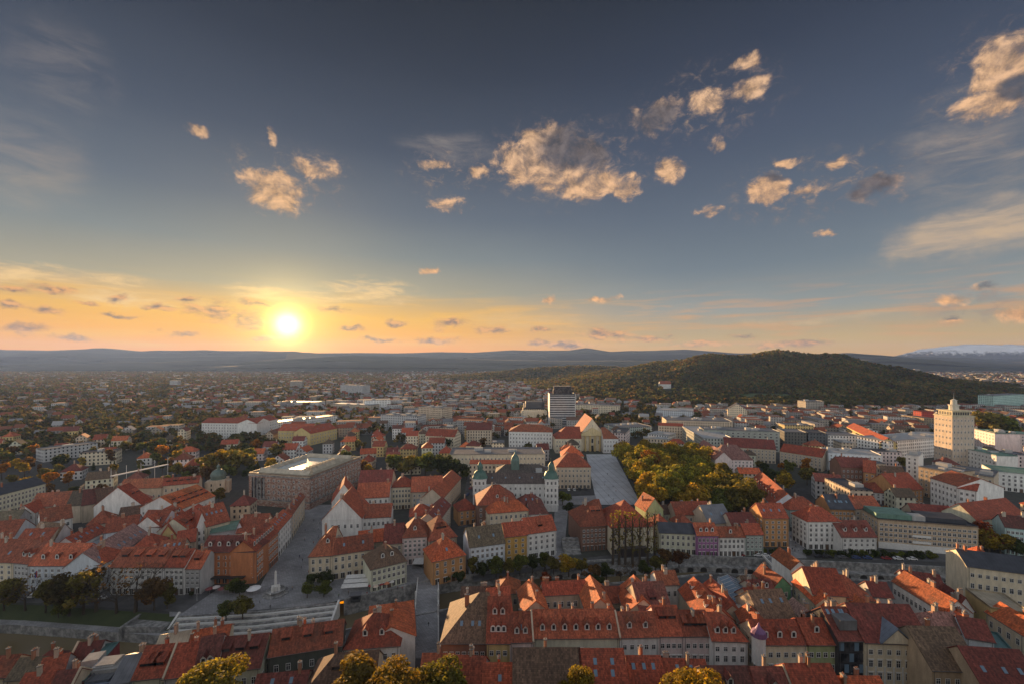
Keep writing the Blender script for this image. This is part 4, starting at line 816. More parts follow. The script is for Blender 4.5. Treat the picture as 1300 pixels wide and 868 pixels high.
# church square front
TH('reddish brown house with checkered red roof beside the terrace seating', (738, 668), (770, 666), 13, 634, wall='N', roof='r', hip='L', nf=3, nc=6, dorm='s2@.5', group='river front by the concert hall')
CH = building('concert_hall', 'pale yellow concert hall with big rounded red hipped roof behind thin poplars', 'concert hall', (776, 669), (829, 667), 14, 634, wall='C', roof='r', hip='LR', nf=2, nc=5, chim=0, gap=5)
G6 = 'river front right of the concert hall'
TH('pale green house with sunlit orange roof behind the riverside row', (820, 648), (842, 646), 14, 632, wall='G', roof='o', group=G6, kind='G', d=12, nf=3, nc=2)
TH('yellow-green house with dark slate roof on the far quay', (837, 675), (885, 677), 11, 663, wall='H', roof='k', nf=2, nc=7, group=G6, chim=1)
TH('magenta pink house with three dark dormers on the far quay', (885, 679), (912, 679), 11, 663, wall='V', roof='r', nf=2, nc=5, dorm='e3@.25', group=G6)
TH('white house with one round dormer on the far quay', (912, 681), (946, 681), 10, 668, wall='W', roof='r', nf=2, nc=6, dorm='e1@.3', group=G6)
TH('grey-green house between white and orange quay houses', (946, 678), (969, 678), 11, 664, wall='E', roof='r', nf=3, nc=4, group=G6)
TH('tall orange quay house with stepped gable and four window rows', (969, 657), (1001, 657), 15.5, 638, wall='A', roof='r', nf=4, nc=4, group=G6, faces='FL', dorm='k3@.4')
TH('red half-domed roof house behind the yellow-green house', (836, 668), (852, 666), 11, 652, wall='B', roof='r', hip='LR', group=G6, chim=0)
TH('second red half-domed roof house behind the dark slate roof', (864, 668), (882, 667), 11, 651, wall='B', roof='r', hip='LR', group=G6, chim=0)
TH('house with long red roof at the edge of the yellow park', (858, 653), (904, 652), 12, 636, wall='B', roof='r', group=G6)
TH('house with pale grey skylit roof behind the magenta house', (900, 664), (930, 662), 12, 640, wall='B', roof='g', group=G6, dorm='k2@.4')
TH('dark red house group left of the orange quay house', (930, 668), (962, 667), 12, 650, wall='B', roof='d', group=G6)
TH('mossy roofed house in the yard behind the pale green house', (843, 652), (862, 650), 10, 640, wall='H', roof='b', group=G6)
G7 = 'blocks right of the quay bridge'
TH('long grey-white house with white dormers on a red roof beside the park', (950, 610), (980, 640), 13, 611, wall='L', roof='r', nf=3, group=G7, dorm='e9@.3', nc=11)
TH('grey-green house with red hipped roof behind the busy street', (1001, 646), (1042, 646), 13, 630, wall='E', roof='r', hip='LR', nf=3, group=G7, faces='FL')
TH('ornate white corner house with balconies by the quay bridge', (1025, 661), (1068, 661), 15, 643, wall='W', roof='r', hip='LR', nf=4, nc=6, group=G7, faces='FL', style='hood')
TH('low white house with brown-red dormered roof on the quay', (1068, 681), (1113, 681), 9, 660, wall='W', roof='d', nf=2, nc=6, dorm='g3@.3', group=G7)
TANB = building('apartment_block', 'long tan apartment block with triple windows and flat dark roof on the far quay', 'apartment block', (1115, 659), (1242, 669), 15, kind='f', d=17, wall='T', roof='k', nf=4, nc=20, faces='FL', ww=1.3, gh=3.4, chim=3)
TH('ochre house with dark skylit roof behind the ornate white corner', (1054, 645), (1085, 646), 14, 627, wall='A', roof='k', nf=3, nc=6, dorm='k5@.4', group=G7)
TH('red roofed beige house left of the tan block top', (1085, 645), (1119, 645), 14, 629, wall='B', roof='r', nf=3, group=G7)
TH('low white villa with red roof among trees above the quay street', (1105, 624), (1138, 626), 8, 608, wall='W', roof='r', hip='LR', nf=2, group=G7)
WT1 = building('apartment_block', 'tall white apartment block with balconies and red roof behind the tan block', 'apartment block', (1181, 606), (1216, 617), 21, 600, wall='W', roof='r', nf=5, nc=7, faces='FL', g=0, p=.4, group=G7)
TH('white tower end of the tall apartment block', (1216, 619), (1240, 623), 20, 612, wall='W', roof='r', nf=5, nc=3, faces='F', g=0, p=.4, group=G7, cat='apartment block')
TH('house with blank cream gable and bright red roof right of the tall white block', (1240, 660), (1300, 652), 14, 635, wall='H', roof='r', nf=2, nc=7, group=G7, faces='FL')
TH('pale teal house at the right frame edge above the quay trees', (1276, 668), (1330, 674), 14, 655, wall=(.42, .56, .55), roof='d', nf=3, nc=9, group=G7)
TH('ochre gabled house beside the small villa', (1138, 622), (1172, 620), 12, 600, wall='A', roof='r', nf=3, group=G7)
TH('dark red rear roof just above the tan block', (1160, 652), (1212, 656), 11, 640, wall='B', roof='d', group=G7)
# ---------------------------------------------------------------- the old quarter left, behind the riverside row
G8 = 'old quarter behind the riverside row'
def OQ(label, a, b, h, yr, **k): return TH(label, a, b, h, yr, group=G8, g=0, nf=k.pop('nf', 2), **k)
building('school_block', 'long cream block with slate roof at the left frame edge', 'school', (-40, 638), (58, 613), 14, 612, wall='H', roof='k', nf=3, nc=20, faces='FR', p=.45, chim=3, dd=9)
building('school', 'large white-gabled school with rows of dark dormers on sunlit red roof', 'school', (229, 646), (273, 629), 14, 622, wall='W', roof='o', d=26, faces='FL', nf=3, nc=9, dorm='s7@.3 s6@.55', g=0, chim=0, lod=0)
OQ('left wing of the white-gabled school with red roof and dormers', (180, 640), (193, 634), 13, 612, wall='W', roof='r', dorm='s2@.5')
OQ('long red barracks-like wing behind the school', (150, 620), (206, 618), 11, 607, wall='B', roof='r', nf=1, dorm='')
OQ('red wing with dormer row right behind the school gable', (206, 616), (252, 612), 12, 605, wall='B', roof='r', dorm='s5@.4')
OQ('small white gable house with blue shutters near the cream block', (17, 652), (44, 650), 9, 641, wall='W', roof='r', kind='G', d=14, faces='F', nc=3)
OQ('broad red roof behind the small white gable house', (36, 644), (88, 640), 10, 624, wall='B', roof='r')
OQ('red roof with white left gable in the middle of the old quarter', (52, 664), (92, 656), 10, 643, wall='W', roof='r', faces='FL')
OQ('red house with blue-white gable at the left frame edge', (-25, 684), (18, 680), 11, 660, wall='L', roof='r', faces='F')
OQ('brown roofed house with grey gable', (70, 684), (94, 676), 10, 664, wall='S', roof='w', kind='G', d=16, nc=2)
OQ('first of three dark stepped roofs near the yellow trees', (84, 642), (104, 640), 11, 622, wall='B', roof='b', faces='')
OQ('middle of three dark stepped roofs near the yellow trees', (104, 641), (124, 638), 11, 620, wall='B', roof='d', faces='')
OQ('last of three dark stepped roofs near the yellow trees', (124, 640), (146, 636), 11, 619, wall='B', roof='b', faces='')
OQ('bright red hipped roof before the dark stepped roofs', (110, 666), (140, 662), 10, 647, wall='B', roof='r', hip='LR')
OQ('pinkish roofed twin house left of the school', (145, 642), (175, 640), 11, 622, wall='B', roof='p', hip='LR')
OQ('long house with skylit red roof and white end wall', (99, 692), (136, 672), 9, 672, wall='W', roof='r', dorm='k5@.4', faces='F')
OQ('red roof with pale chimney left of the blue-white house', (132, 676), (174, 670), 11, 655, wall='L', roof='r', chim=3)
OQ('blue-white house with dormered red roof and lit side', (174, 668), (204, 668), 12, 647, wall='L', roof='r', nf=3, nc=6, dorm='k3@.4')
OQ('white side house running back beside the blue-white house', (204, 668), (236, 651), 12, 647, wall='W', roof='r', nf=3, nc=8, dorm='g6@.3')
OQ('yellow gabled house below the school', (202, 684), (224, 680), 10, 667, wall='Y', roof='r', kind='G', d=14, nc=2)
OQ('small red roof right of the yellow gable', (224, 690), (248, 686), 10, 672, wall='B', roof='r')
OQ('yellow-green house with long dormered roof below the school', (240, 672), (270, 652), 12, 648, wall='H', roof='r', dorm='s6@.35', faces='FL')
OQ('low grey courtyard roof in the old quarter', (45, 676), (70, 672), 7, 664, wall='S', roof='g', kind='f')
OQ('grey metal shed roof among old red roofs', (136, 692), (158, 682), 7, 674, wall='S', roof='m', kind='f')
OQ('red roof near the left edge behind the yellow-cream house', (18, 690), (60, 688), 10, 670, wall='B', roof='r', dorm='k2@.5')
OQ('brown-red roof at the left edge below the cream block', (-20, 662), (24, 658), 9, 648, wall='S', roof='w')
OQ('red house with hipped roof behind the white riverside house', (165, 698), (200, 694), 11, 676, wall='B', roof='r', hip='LR')
OQ('narrow red roof by the alley with pale skylights', (200, 702), (232, 698), 11, 684, wall='B', roof='r', dorm='k3@.4')
OQ('low brown roof between stepped roofs and the school', (150, 658), (180, 654), 9, 642, wall='B', roof='b')
OQ('red roofed house behind the hotel courtyard', (262, 668), (292, 660), 12, 640, wall='C', roof='r', dorm='k4@.5')
# ---------------------------------------------------------------- landmarks of the middle distance
UNI = building('university_building', 'long pale university palace with brown roof between two green-domed corner towers', 'university', (601, 613), (708, 613), 18.4, 600, wall='W', roof=(.075, .056, .05), nf=3, nc=17, g=1, chim=0, lod=0, style='frame', p=.62)
building('museum_palace', 'long cream palace with grey roof behind the university', 'palace', (570, 577), (692, 576), 17, kind='f', d=30, wall='C', roof='g', nf=3, nc=26, chim=4, lod=0, g=0)
building('corner_palace', 'beige palace with lit red roof at the edge of the pale square', 'palace', (706, 592), (750, 592), 17, 575, wall='B', roof='r', hip='LR', nf=3, nc=9, lod=0, chim=3, dorm='')
building('rear_palace', 'red roofed house directly behind the beige palace', 'palace', (714, 578), (741, 578), 16, 565, wall='B', roof='o', hip='LR', chim=2)
building('bank_palace', 'broad pale office palace with dark red roof left of the church', 'office building', (646, 547), (701, 548), 19, 536, wall='W', roof='r', hip='LR', nf=4, nc=14, lod=0, g=0, chim=3, p=.5)
CHU = building('church', 'baroque church with columned gable front behind the pale square', 'church', (738, 549), (766, 549), 20, 531, kind='G', d=50, wall='C', roof='r', nf=1, nc=3, g=0, faces='', chim=0, lod=0)
building('convent_wing', 'red roofed convent wing left of the church front', 'convent', (705, 556), (738, 556), 16, 541, wall='C', roof='r', nf=3, nc=9, lod=0, g=0, hip='L', chim=2)
building('convent_wing', 'red roofed convent wing right of the church front', 'convent', (766, 556), (785, 556), 16, 542, wall='W', roof='r', nf=3, nc=5, lod=0, g=0, hip='R', chim=1)
TOW = building('office_tower', 'tall slab office tower with ribbed grey floors and dark glass crown', 'office tower', (698, 500.5), (730, 500.5), 49, kind='f', d=26, wall='S', roof='g', faces='', lod=0, chim=0)
HALL = building('cultural_hall', 'low round cream hall with dark raised stage block left of the tower', 'hall', (664, 519), (692, 519), 19, kind='f', d=45, wall='C', roof='k', faces='', chim=0)
building('white_block', 'long white five-storey block with red-brown roof left of centre', 'office building', (256, 536), (326, 537), 20, 530, wall='W', roof='r', nf=5, nc=20, lod=0, g=0, chim=0, p=.4)
building('white_block', 'side wing of the white five-storey block turning towards the sun', 'office building', (326, 537), (353, 531), 20, 529, wall='W', roof='r', nf=5, nc=12, lod=0, g=0, chim=0, p=.4)
building('yellow_school', 'yellow school with wide red roof dotted by pale skylights', 'school', (353, 546), (394, 546), 16, 536, wall='Y', roof='r', nf=3, nc=12, lod=0, g=0, chim=0, dorm='k5@.4', p=.5)
building('yellow_school', 'rear wing of the yellow school running right', 'school', (394, 550), (428, 543), 14, 537, wall='Y', roof='r', nf=3, nc=10, lod=0, g=0, chim=0, dorm='k4@.4', p=.5)
building('exhibition_hall', 'long low hall whose flat metal roof glints gold in the sun', 'hall', (350, 536), (428, 527), 13, kind='f', d=26, wall='W', roof='y', chim=5)
building('pavilion_school', 'long pale school with regular pillars among the left trees', 'school', (55, 571), (124, 562), 12, 560, wall='S', roof='g', kind='f', d=18, chim=1)
G9 = 'modern blocks of the middle distance'
def MOD(label, a, b, h, d, wall='S', roof='g', **k): return building('modern_block', label, k.pop('cat', 'office building'), a, b, h, k.pop('yr', None), kind=k.pop('kind', 'f'), d=d, wall=wall, roof=roof, group=G9, **k)
MOD('large grey-green office complex with gridded long front, right of the yellow park', (893, 545), (990, 548), 22, 24, wall=(.34, .36, .32), roof='g', chim=6, faces='FL', nf=6, nc=14, lod=0, g=0, ww=2.2)
MOD('left head block of the grey-green office complex', (866, 541), (893, 556), 20, 30, wall=(.38, .40, .36), roof='m', chim=3)
MOD('rear deck of the office complex with flat grey roofs', (846, 533), (930, 535), 18, 40, wall='B', roof='g', chim=6)
MOD('pink institute with dark pink hipped roof behind the park trees', (908, 582), (956, 583), 14, 20, wall='I', roof=(.24, .10, .085), kind='g', yr=564, hip='LR', cat='institute')
MOD('left wing of the pink institute', (884, 566), (908, 583), 14, 14, wall='I', roof=(.24, .10, .085), kind='g', yr=565)
MOD('brown roofed house row above the pink institute', (920, 566), (985, 570), 14, 20, wall='B', roof='d', kind='g', yr=556, cat='house')
MOD('dark glass cube building right of the office complex', (996, 548), (1024, 549), 20, 26, wall=(.12, .12, .11), roof='g')
MOD('second dark glazed office beside the glass cube', (1026, 549), (1050, 550), 20, 26, wall=(.10, .11, .12), roof='k')
MOD('white banded office with horizontal window strips', (1051, 552), (1093, 553), 17, 24, wall='W', roof='g')
MOD('sunlit ochre long house stepping back right of the white bands', (1075, 541), (1117, 561), 18, 14, wall='Y', roof='r', kind='g', yr=545, cat='house')
MOD('white multi-storey block with flat roof left of the skyscraper foot', (1128, 560), (1205, 554), 20, 30, wall='W', roof='m', chim=6)
MOD('bright white corner block with blank end wall', (1150, 577), (1166, 579), 22, 24, wall='W', roof='m', chim=1)
MOD('white curved block with green terrace edge below the skyscraper', (1211, 566), (1265, 578), 20, 16, wall='W', roof='c', chim=1, lod=0, nf=5, nc=12, g=0)
MOD('blank white slab at the end of the curved block', (1265, 577), (1288, 578), 19, 18, wall='L', roof='m', chim=1)
MOD('long beige government block with square windows at the right edge', (1264, 549), (1320, 552), 23, 22, wall='I', roof='c', chim=3, lod=0, nf=6, nc=12, g=0)
MOD('sunlit left wing of the beige government block', (1236, 544), (1263, 550), 23, 20, wall='I', roof='c', chim=1, lod=0, nf=6, nc=7, g=0)
MOD('tan stepped office with ribbon windows behind the tall white apartments', (1166, 592), (1206, 600), 21, 26, wall='T', roof='g', chim=3)
MOD('tan and white layered department store', (1206, 598), (1262, 606), 18, 30, wall='B', roof='g', chim=3)
MOD('teal roofed low hall at the right edge', (1262, 598), (1325, 604), 14, 26, wall='W', roof='c', chim=0)
MOD('lilac white block with wide flat roof in the shopping quarter', (1052, 574), (1120, 578), 17, 24, wall='L', roof='m', chim=3)
MOD('brown brick house with tall windows in front of the lilac block', (1068, 592), (1112, 594), 18, 18, wall='N', roof='d', kind='g', yr=580, cat='house', lod=0, nf=4, nc=8, g=0)
MOD('ochre corner house next to the brown brick one', (1096, 598), (1112, 600), 17, 14, wall='A', roof='r', kind='g', yr=584, cat='house')
MOD('long red roof below the dark glass cube', (990, 572), (1044, 580), 13, 20, wall='B', roof='r', kind='g', yr=566, cat='house')
MOD('grey gabled theatre-like building among the park edge', (924, 519), (948, 520), 20, 26, wall='C', roof='k', kind='G', yr=512)
MOD('pale square tower block at the foot of the wooded hill', (1023, 509), (1046, 509), 24, 24, wall=(.36, .33, .28), roof='g', chim=1)
MOD('long blue-white opera-like hall before the wooded hill', (833, 520), (880, 522), 16, 40, wall='L', roof='m', chim=2)
MOD('flat grey museum roof behind the yellow park', (785, 543), (828, 541), 12, 40, wall='E', roof='g', chim=4)
MOD('pale museum corner pavilion near the yellow treetops', (822, 550), (848, 553), 13, 26, wall='W', roof='m', chim=1)
MOD('white villa high on the wooded hillside', (838, 487), (852, 487), 36, 14, wall='W', roof='r', kind='g', yr=483, cat='villa', base=18)
MOD('long cream ministry left of the red roofs behind the tower', (730, 513), (785, 515), 17, 24, wall='C', roof='g', chim=2)
MOD('grey concrete hospital-like cluster on the left skyline', (432, 488), (460, 489), 30, 30, wall='S', roof='g', chim=2)
MOD('long banded white offices right of the hospital cluster', (462, 508), (496, 507), 20, 40, wall='W', roof='g', chim=2)
MOD('pale apartment terrace with stepped balconies left of centre', (483, 526), (530, 528), 20, 26, wall='S', roof='g', chim=4)
MOD('second stepped apartment terrace right of the first', (531, 516), (562, 518), 24, 26, wall='B', roof='g', chim=3)
MOD('long low hall in the trees left of the hospital cluster', (352, 510), (405, 510), 12, 30, wall='W', roof='c', chim=1)
MOD('flat white hall behind the exhibition roof', (420, 512), (470, 514), 13, 30, wall='B', roof='m', chim=2)
MOD('red roofed cream school left of the broad pale office palace', (540, 552), (577, 554), 15, 18, wall='C', roof='r', kind='g', yr=544, cat='school')
MOD('dark red roofed offices between school and office palace', (592, 545), (624, 545), 18, 20, wall='B', roof='d', kind='g', yr=536)
MOD('pale villa front with small arches behind the museum palace', (624, 562), (640, 562), 16, 16, wall='C', roof='g', chim=1)
MOD('turquoise apartment slab on the right skyline', (1262, 502), (1300, 500), 30, 24, wall=(.36, .52, .47), roof='g', chim=1)
MOD('red rectangular stage-like block left of the skyscraper', (1170, 522), (1186, 522), 24, 14, wall=(.42, .06, .04), roof='r', chim=0)
# skyscraper
SKY = building('skyscraper', 'warm white stepped skyscraper with rooftop pavilion and flag mast, one side sunlit', 'skyscraper', (1209, 528), (1237, 528), 50, kind='f', d=17, wall=(.56, .46, .36), roof='m', faces='FL', nf=9, nc=6, g=0, lod=0, chim=0)
# ---------------------------------------------------------------- features that make the landmarks recognisable
def part(name, b, mats, parent, col=None, loc=(0, 0, 0), rz=0, smooth=False):
    return link(name, b.mesh(name, mats if isinstance(mats, list) else [mats], smooth), parent, loc, rz, col)
# university palace: two corner towers with green domes, rear wing, lantern
L, d, h = dims(UNI)
for s in (-1, 1):
    b = MB(); x = s * (L / 2 - 4.2); y = -d / 2 + 3.2; b.box(x - 4.4, x + 4.4, y - 4.8, y + 4.8, 0, 21.5, 0)
    for z in (4, 17, 20.9): b.box(x - 4.7, x + 4.7, y - 5.1, y + 5.1, z, z + .6, 1)
    t = part('tower', b, ['plaster', 'white_paint'], UNI, WALL['W'])
    b = MB(); b.lathe([(5.6, 21.5), (4.9, 22.8), (4.2, 24.6), (3.5, 25.6), (1.9, 26.5), (1.7, 28.6), (2.1, 28.8), (1.7, 30.2), (.8, 31.4), (.3, 32.2), (.2, 34.4), (.02, 35.2)], 8, x, y, a0=math.pi / 8)
    part('dome', b, 'sheet_metal', t, (.075, .15, .125))
    for fx in (-2.6, 0, 2.6):
        for z in (5.4, 9.6, 13.4, 18): link('window', win_mesh(1.05, 1.9, 'frame'), t, (x + fx, y - 4.8, z))
b = MB(); b.box(-L / 2 + 14, L / 2 - 4, d / 2 + 10, d / 2 + 24, 0, 19); part('rear_wing', b, 'plaster', UNI, WALL['C'])
part('rear_roof', MB() if 0 else (lambda q: q)(MB()), 'tiles', UNI) if 0 else link('rear_roof', roof_mesh(L - 18, 14, 19, .62, 1, 1), UNI, (5, d / 2 + 17, 0), 0, (.075, .056, .05))
b = MB(); b.box(-3, 3, d / 2 + 12, d / 2 + 18, 19, 27, 0); b.lathe([(3.4, 27), (2.6, 29.5), (1.2, 31), (.3, 33), (.02, 37)], 8, 0, d / 2 + 15, 1, a0=math.pi / 8); part('lantern', b, ['plaster', 'sheet_metal'], UNI, (.11, .17, .15))
for x in (-.28, -.12, .05, .2, .33): link('skylight', dorm_mesh('k', .62), UNI, (x * L, -d / 2 + 3.5, h + 2.4), 0, ROOF['w'])
# church front: four tall columns, cornice, gable cross, doors
L, d, h = dims(CHU); xf = -L / 2      # gable end is the local left face
for i in range(4):
    b = MB(); b.lathe([(1.3, 0), (1.3, 2.6), (.95, 2.8), (.8, 15.6), (1.25, 16.4), (1.25, 17.2)], 10); part('column', b, 'plaster', CHU, (.62, .46, .22), (xf - 1.5, (i - 1.5) * d / 4.6, 0))
b = MB(); b.box(xf - 2.9, xf - .2, -d / 2 - .8, d / 2 + .8, 17.2, 19); b.faces([(xf - 2.6, -d / 2 - .6, 19), (xf - 2.6, d / 2 + .6, 19), (xf - 2.6, 0, 26.2), (xf - .2, -d / 2 - .6, 19), (xf - .2, d / 2 + .6, 19), (xf - .2, 0, 26.2)], [(0, 2, 1), (0, 3, 5, 2), (1, 2, 5, 4)]); part('pediment', b, 'plaster', CHU, (.62, .50, .28))
b = MB(); b.box(xf - 1.5, xf - 1.3, -.12, .12, 26, 29.5); b.box(xf - 1.5, xf - 1.3, -.9, .9, 28.1, 28.4); part('cross', b, 'stone', CHU)
for y, w, hh, z in ((0, 2.4, 6, 0), (0, 2, 4.5, 9), (-d * .3, 1.4, 3.5, 8), (d * .3, 1.4, 3.5, 8)):
    b = MB(); b.box(xf - .12, xf - .02, y - w / 2, y + w / 2, z, z + hh); part('door' if z == 0 else 'window', b, 'dark_opening' if z == 0 else 'glass', CHU)
# office tower: floor bands, pale end walls, dark crown with masts
L, d, h = dims(TOW); b = MB(); b.box(-L / 2 - .6, -L / 2 - .01, -d / 2 - 1.2, d / 2, 0, h + 1.5); part('end_wall', b, 'white_paint', TOW); b = MB(); b.box(L / 2 + .01, L / 2 + .6, -d / 2 - 1.2, d / 2, 0, h + 1.5); part('end_wall', b, 'white_paint', TOW)
for i in range(13):
    b = MB(); z = 2 + i * (h - 3) / 13; b.box(-L / 2, L / 2, -d / 2 - 1.0, -d / 2 - .02, z, z + 1.7); part('floor_band', b, 'plaster', TOW, (.5, .5, .5))
    b = MB(); b.box(-L / 2 + .2, L / 2 - .2, -d / 2 - .25, -d / 2 - .02, z + 1.72, z + (h - 3) / 13 - .02); part('window_strip', b, 'glass', TOW)
b = MB(); b.box(-L / 2 + 6, L / 2 - 3, -d / 2 + 2, d / 2 - 3, h, h + 7); b.box(-L / 2 + 7, L / 2 - 5, -d / 2 + 4, d / 2 - 5, h + 7, h + 12.5); part('crown', b, 'glass', TOW)
for x in (-10, -4, 1, 7, 11):
    b = MB(); b.tube((x, 0, h + 7), (x, 0, h + 14 + (x % 4)), .25, .1); part('mast', b, 'paint', TOW, (.4, .12, .1))
# cultural hall: curved front drum and raised stage block
L, d, h = dims(HALL); b = MB(); b.lathe([(L * .60, 0), (L * .60, 15), (L * .57, 16.5), (.01, 18)], 28, 0, -d / 2 + 8, sy=.55); part('drum', b, 'plaster', HALL, WALL['C'])
b = MB(); b.box(-L / 2 + 5, L / 2 - 3, -8, d / 2 - 4, h, h + 11); b.box(-L / 2 + 2, -L / 2 + 4, -10, 8, h, h + 8); b.box(L / 2 - 1.8, L / 2, -12, 10, h, h + 10.5); part('stage_block', b, 'paint', HALL, (.06, .065, .075))
# skyscraper: stepped top, arcade storey, round temple, mast
L, d, h = dims(SKY); b = MB(); b.box(-L / 2 - .5, L / 2 + .5, -d / 2 - .5, d / 2 + .5, h - .6, h + .2); b.box(-L / 2 + 2, L / 2 - 2, -d / 2 + 2, d / 2 - 2, h + .2, h + 4.4); b.box(-L / 2 + 1, L / 2 - 1, -d / 2 + 1, d / 2 - 1, h + 4.4, h + 5); part('terrace_storey', b, 'plaster', SKY, (.60, .53, .36))
b = MB(); b.lathe([(3.6, h + 5), (3.6, h + 9), (4.2, h + 9.2), (4.2, h + 9.8), (2.4, h + 10), (2.2, h + 13.6), (2.6, h + 13.8), (.6, h + 15), (.01, h + 15.4)], 12); part('rooftop_temple', b, 'plaster', SKY, (.6, .56, .46))
b = MB(); b.tube((0, 0, h + 15), (0, 0, h + 21), .15, .06); part('mast', b, 'paint', SKY, (.5, .5, .5))
for i in range(9):
    for f, k in (('F', 7), ('L', 5)):
        t, n, a, half, ln = face_frame(f, L - 4, d - 4); bm_ = MB(); bm_.box(-.8, .8, -.06, 0, 0, 2.6)
        if i < k: link('arcade_opening', _cache.setdefault('arc', bm_.mesh('arcade_opening', ['dark_opening'])), SKY, t * ((i + .5) / k - .5) * (ln - 1) + n * (half + .01) + Vector((0, 0, h + .9)), a)
# library: cornice, small windows, tall column window, roof lanterns
L, d, h = dims(NL)
for z in (4.2, h - 1.6): 
    b = MB(); b.box(-L / 2 - .35, L / 2 + .35, -d / 2 - .35, -d / 2 - .01, z, z + .9); b.box(L / 2 + .01, L / 2 + .35, -d / 2 - .35, d / 2, z, z + .9); part('cornice', b, 'stone', NL)
put_windows(NL, 'F', L * .76, d, h - 1, 4, 9, 0, ww=1.2, style='frame', base=3.5); put_windows(NL, 'R', L, d, h - 1, 4, 15, 0, ww=1.2, style='frame', base=3.5)
for k in range(4):
    b = MB(); x = -L / 2 + 3.2 + k * 2.7; b.box(x - .9, x + .9, -d / 2 - .05, -d / 2 - .02, 5.6, 19.5, 0); b.lathe([(.42, 5.4), (.34, 19), (.5, 19.6)], 8, x + 1.35, -d / 2 - .5, 1); part('column_window', b, ['glass', 'stone'], NL)
for y0, y1, x0, x1, z in ((-d / 2 + 4, -d / 2 + 9, -L / 2 + 4, L / 2 - 4, 1.6), (d / 2 - 9, d / 2 - 4, -L / 2 + 4, L / 2 - 4, 1.6), (-d / 2 + 12, d / 2 - 12, -L / 2 + 4, -L / 2 + 9, 1.6), (-d / 2 + 12, d / 2 - 12, L / 2 - 11, L / 2 - 6, 1.6)):
    b = MB(); lx = (x1 - x0) > (y1 - y0); xm, ym = (x0 + x1) / 2, (y0 + y1) / 2; z0 = h + .1
    r = [(x0, ym, z0 + z * 1.6), (x1, ym, z0 + z * 1.6)] if lx else [(xm, y0, z0 + z * 1.6), (xm, y1, z0 + z * 1.6)]
    c = [(x0, y0, z0), (x1, y0, z0), (x1, y1, z0), (x0, y1, z0)]
    if lx: b.faces(c + r, [(0, 1, 5, 4), (2, 3, 4, 5), (1, 2, 5), (3, 0, 4)])
    else: b.faces(c + r, [(1, 2, 5, 4), (3, 0, 4, 5), (0, 1, 4), (2, 3, 5)])
    part('roof_lantern', b, 'sheet_metal', NL, (.5, .44, .34))
for k in range(9):
    b = MB(); y = -d / 2 + 14 + k * 3.7; b.box(L / 2 - 14, L / 2 - 11.5, y, y + 1.4, h + .1, h + 2.6); part('roof_fin', b, 'plaster', NL, (.55, .48, .36))
b = MB(); b.box(-L / 2 + 11, L / 2 - 16, -d / 2 + 13, d / 2 - 13, h + .11, h + .9); part('reading_room_roof', b, 'blue_glass', NL)
# concert hall pilasters, pediment palace, hotel ground floor, turret, dark glass front, tan block details
L, d, h = dims(CH)
for i in range(6):
    b = MB(); x = (i / 5 - .5) * (L - 1.4); b.box(x - .5, x + .5, -d / 2 - .5, -d / 2 - .01, 0, h - .6); part('pilaster', b, 'plaster', CH, (.6, .56, .42))
b = MB(); b.box(-L * .3, L * .3, -d / 2 - 3.5, -d / 2 - .52, 0, 4.2); part('terrace', b, 'paint', CH, (.06, .05, .05))
L, d, h = dims(h_ped)
b = MB(); x0, x1 = -L * .26, L * .2; b.faces([(x0, -d / 2 - .5, h), (x1, -d / 2 - .5, h), ((x0 + x1) / 2, -d / 2 - .5, h + 4.2), (x0, -d / 2 + 5, h), (x1, -d / 2 + 5, h), ((x0 + x1) / 2, -d / 2 + 5, h + 4.2)], [(0, 1, 2)]); pd = part('pediment', b, 'plaster', h_ped, WALL['C'])
b = MB(); xm = (x0 + x1) / 2; q = [(x0 - .5, h - .1), (xm, h + 4.5), (x1 + .5, h - .1)]
for (xa, za), (xb, zb) in zip(q, q[1:]): b.faces([(xa, -d / 2 - .9, za), (xb, -d / 2 - .9, zb), (xb, -d / 2 + 5.4, zb), (xa, -d / 2 + 5.4, za), (xa, -d / 2 - .9, za + .3), (xb, -d / 2 - .9, zb + .3), (xb, -d / 2 + 5.4, zb + .3), (xa, -d / 2 + 5.4, za + .3)], [(4, 5, 6, 7), (0, 1, 5, 4), (3, 2, 1, 0)])
part('pediment_roof', b, 'sheet_metal', pd, (.20, .24, .30))
for i in range(8):
    b = MB(); x = (i / 7 - .5) * (L - .9); b.box(x - .22, x + .22, -d / 2 - .2, -d / 2 - .01, 0, h * .55); part('pilaster', b, 'white_paint', h_ped)
L, d, h = dims(h_turr)
b = MB(); b.lathe([(1.9, h - 6), (1.9, h + 2.2), (2.1, h + 2.3)], 12, -L / 2 + .6, -d / 2 + .6, 0); tu = part('turret', b, 'plaster', h_turr, WALL['W']); b = MB(); b.lathe([(2.3, h + 2.3), (2.0, h + 3.6), (1.0, h + 4.4), (.5, h + 5.2), (.02, h + 6.4)], 12, -L / 2 + .6, -d / 2 + .6); part('turret_cap', b, 'sheet_metal', tu, (.20, .10, .22))
L, d, h = dims(ATR); b = MB(); q = [(-L / 2 + .4, -d / 2 + .5, h + .3), (L / 2 - .4, -d / 2 + .5, h + .3), (L / 2 - .4, d / 2 - .5, h + .3), (-L / 2 + .4, d / 2 - .5, h + .3), (-L / 2 + .4, 0, h + 1.9), (L / 2 - .4, 0, h + 1.9)]
b.faces(q, [(0, 1, 5, 4), (2, 3, 4, 5), (3, 0, 4), (1, 2, 5)]); gr_ = part('glass_roof', b, 'blue_glass', ATR); b = MB(); k = int(L / 2.4)
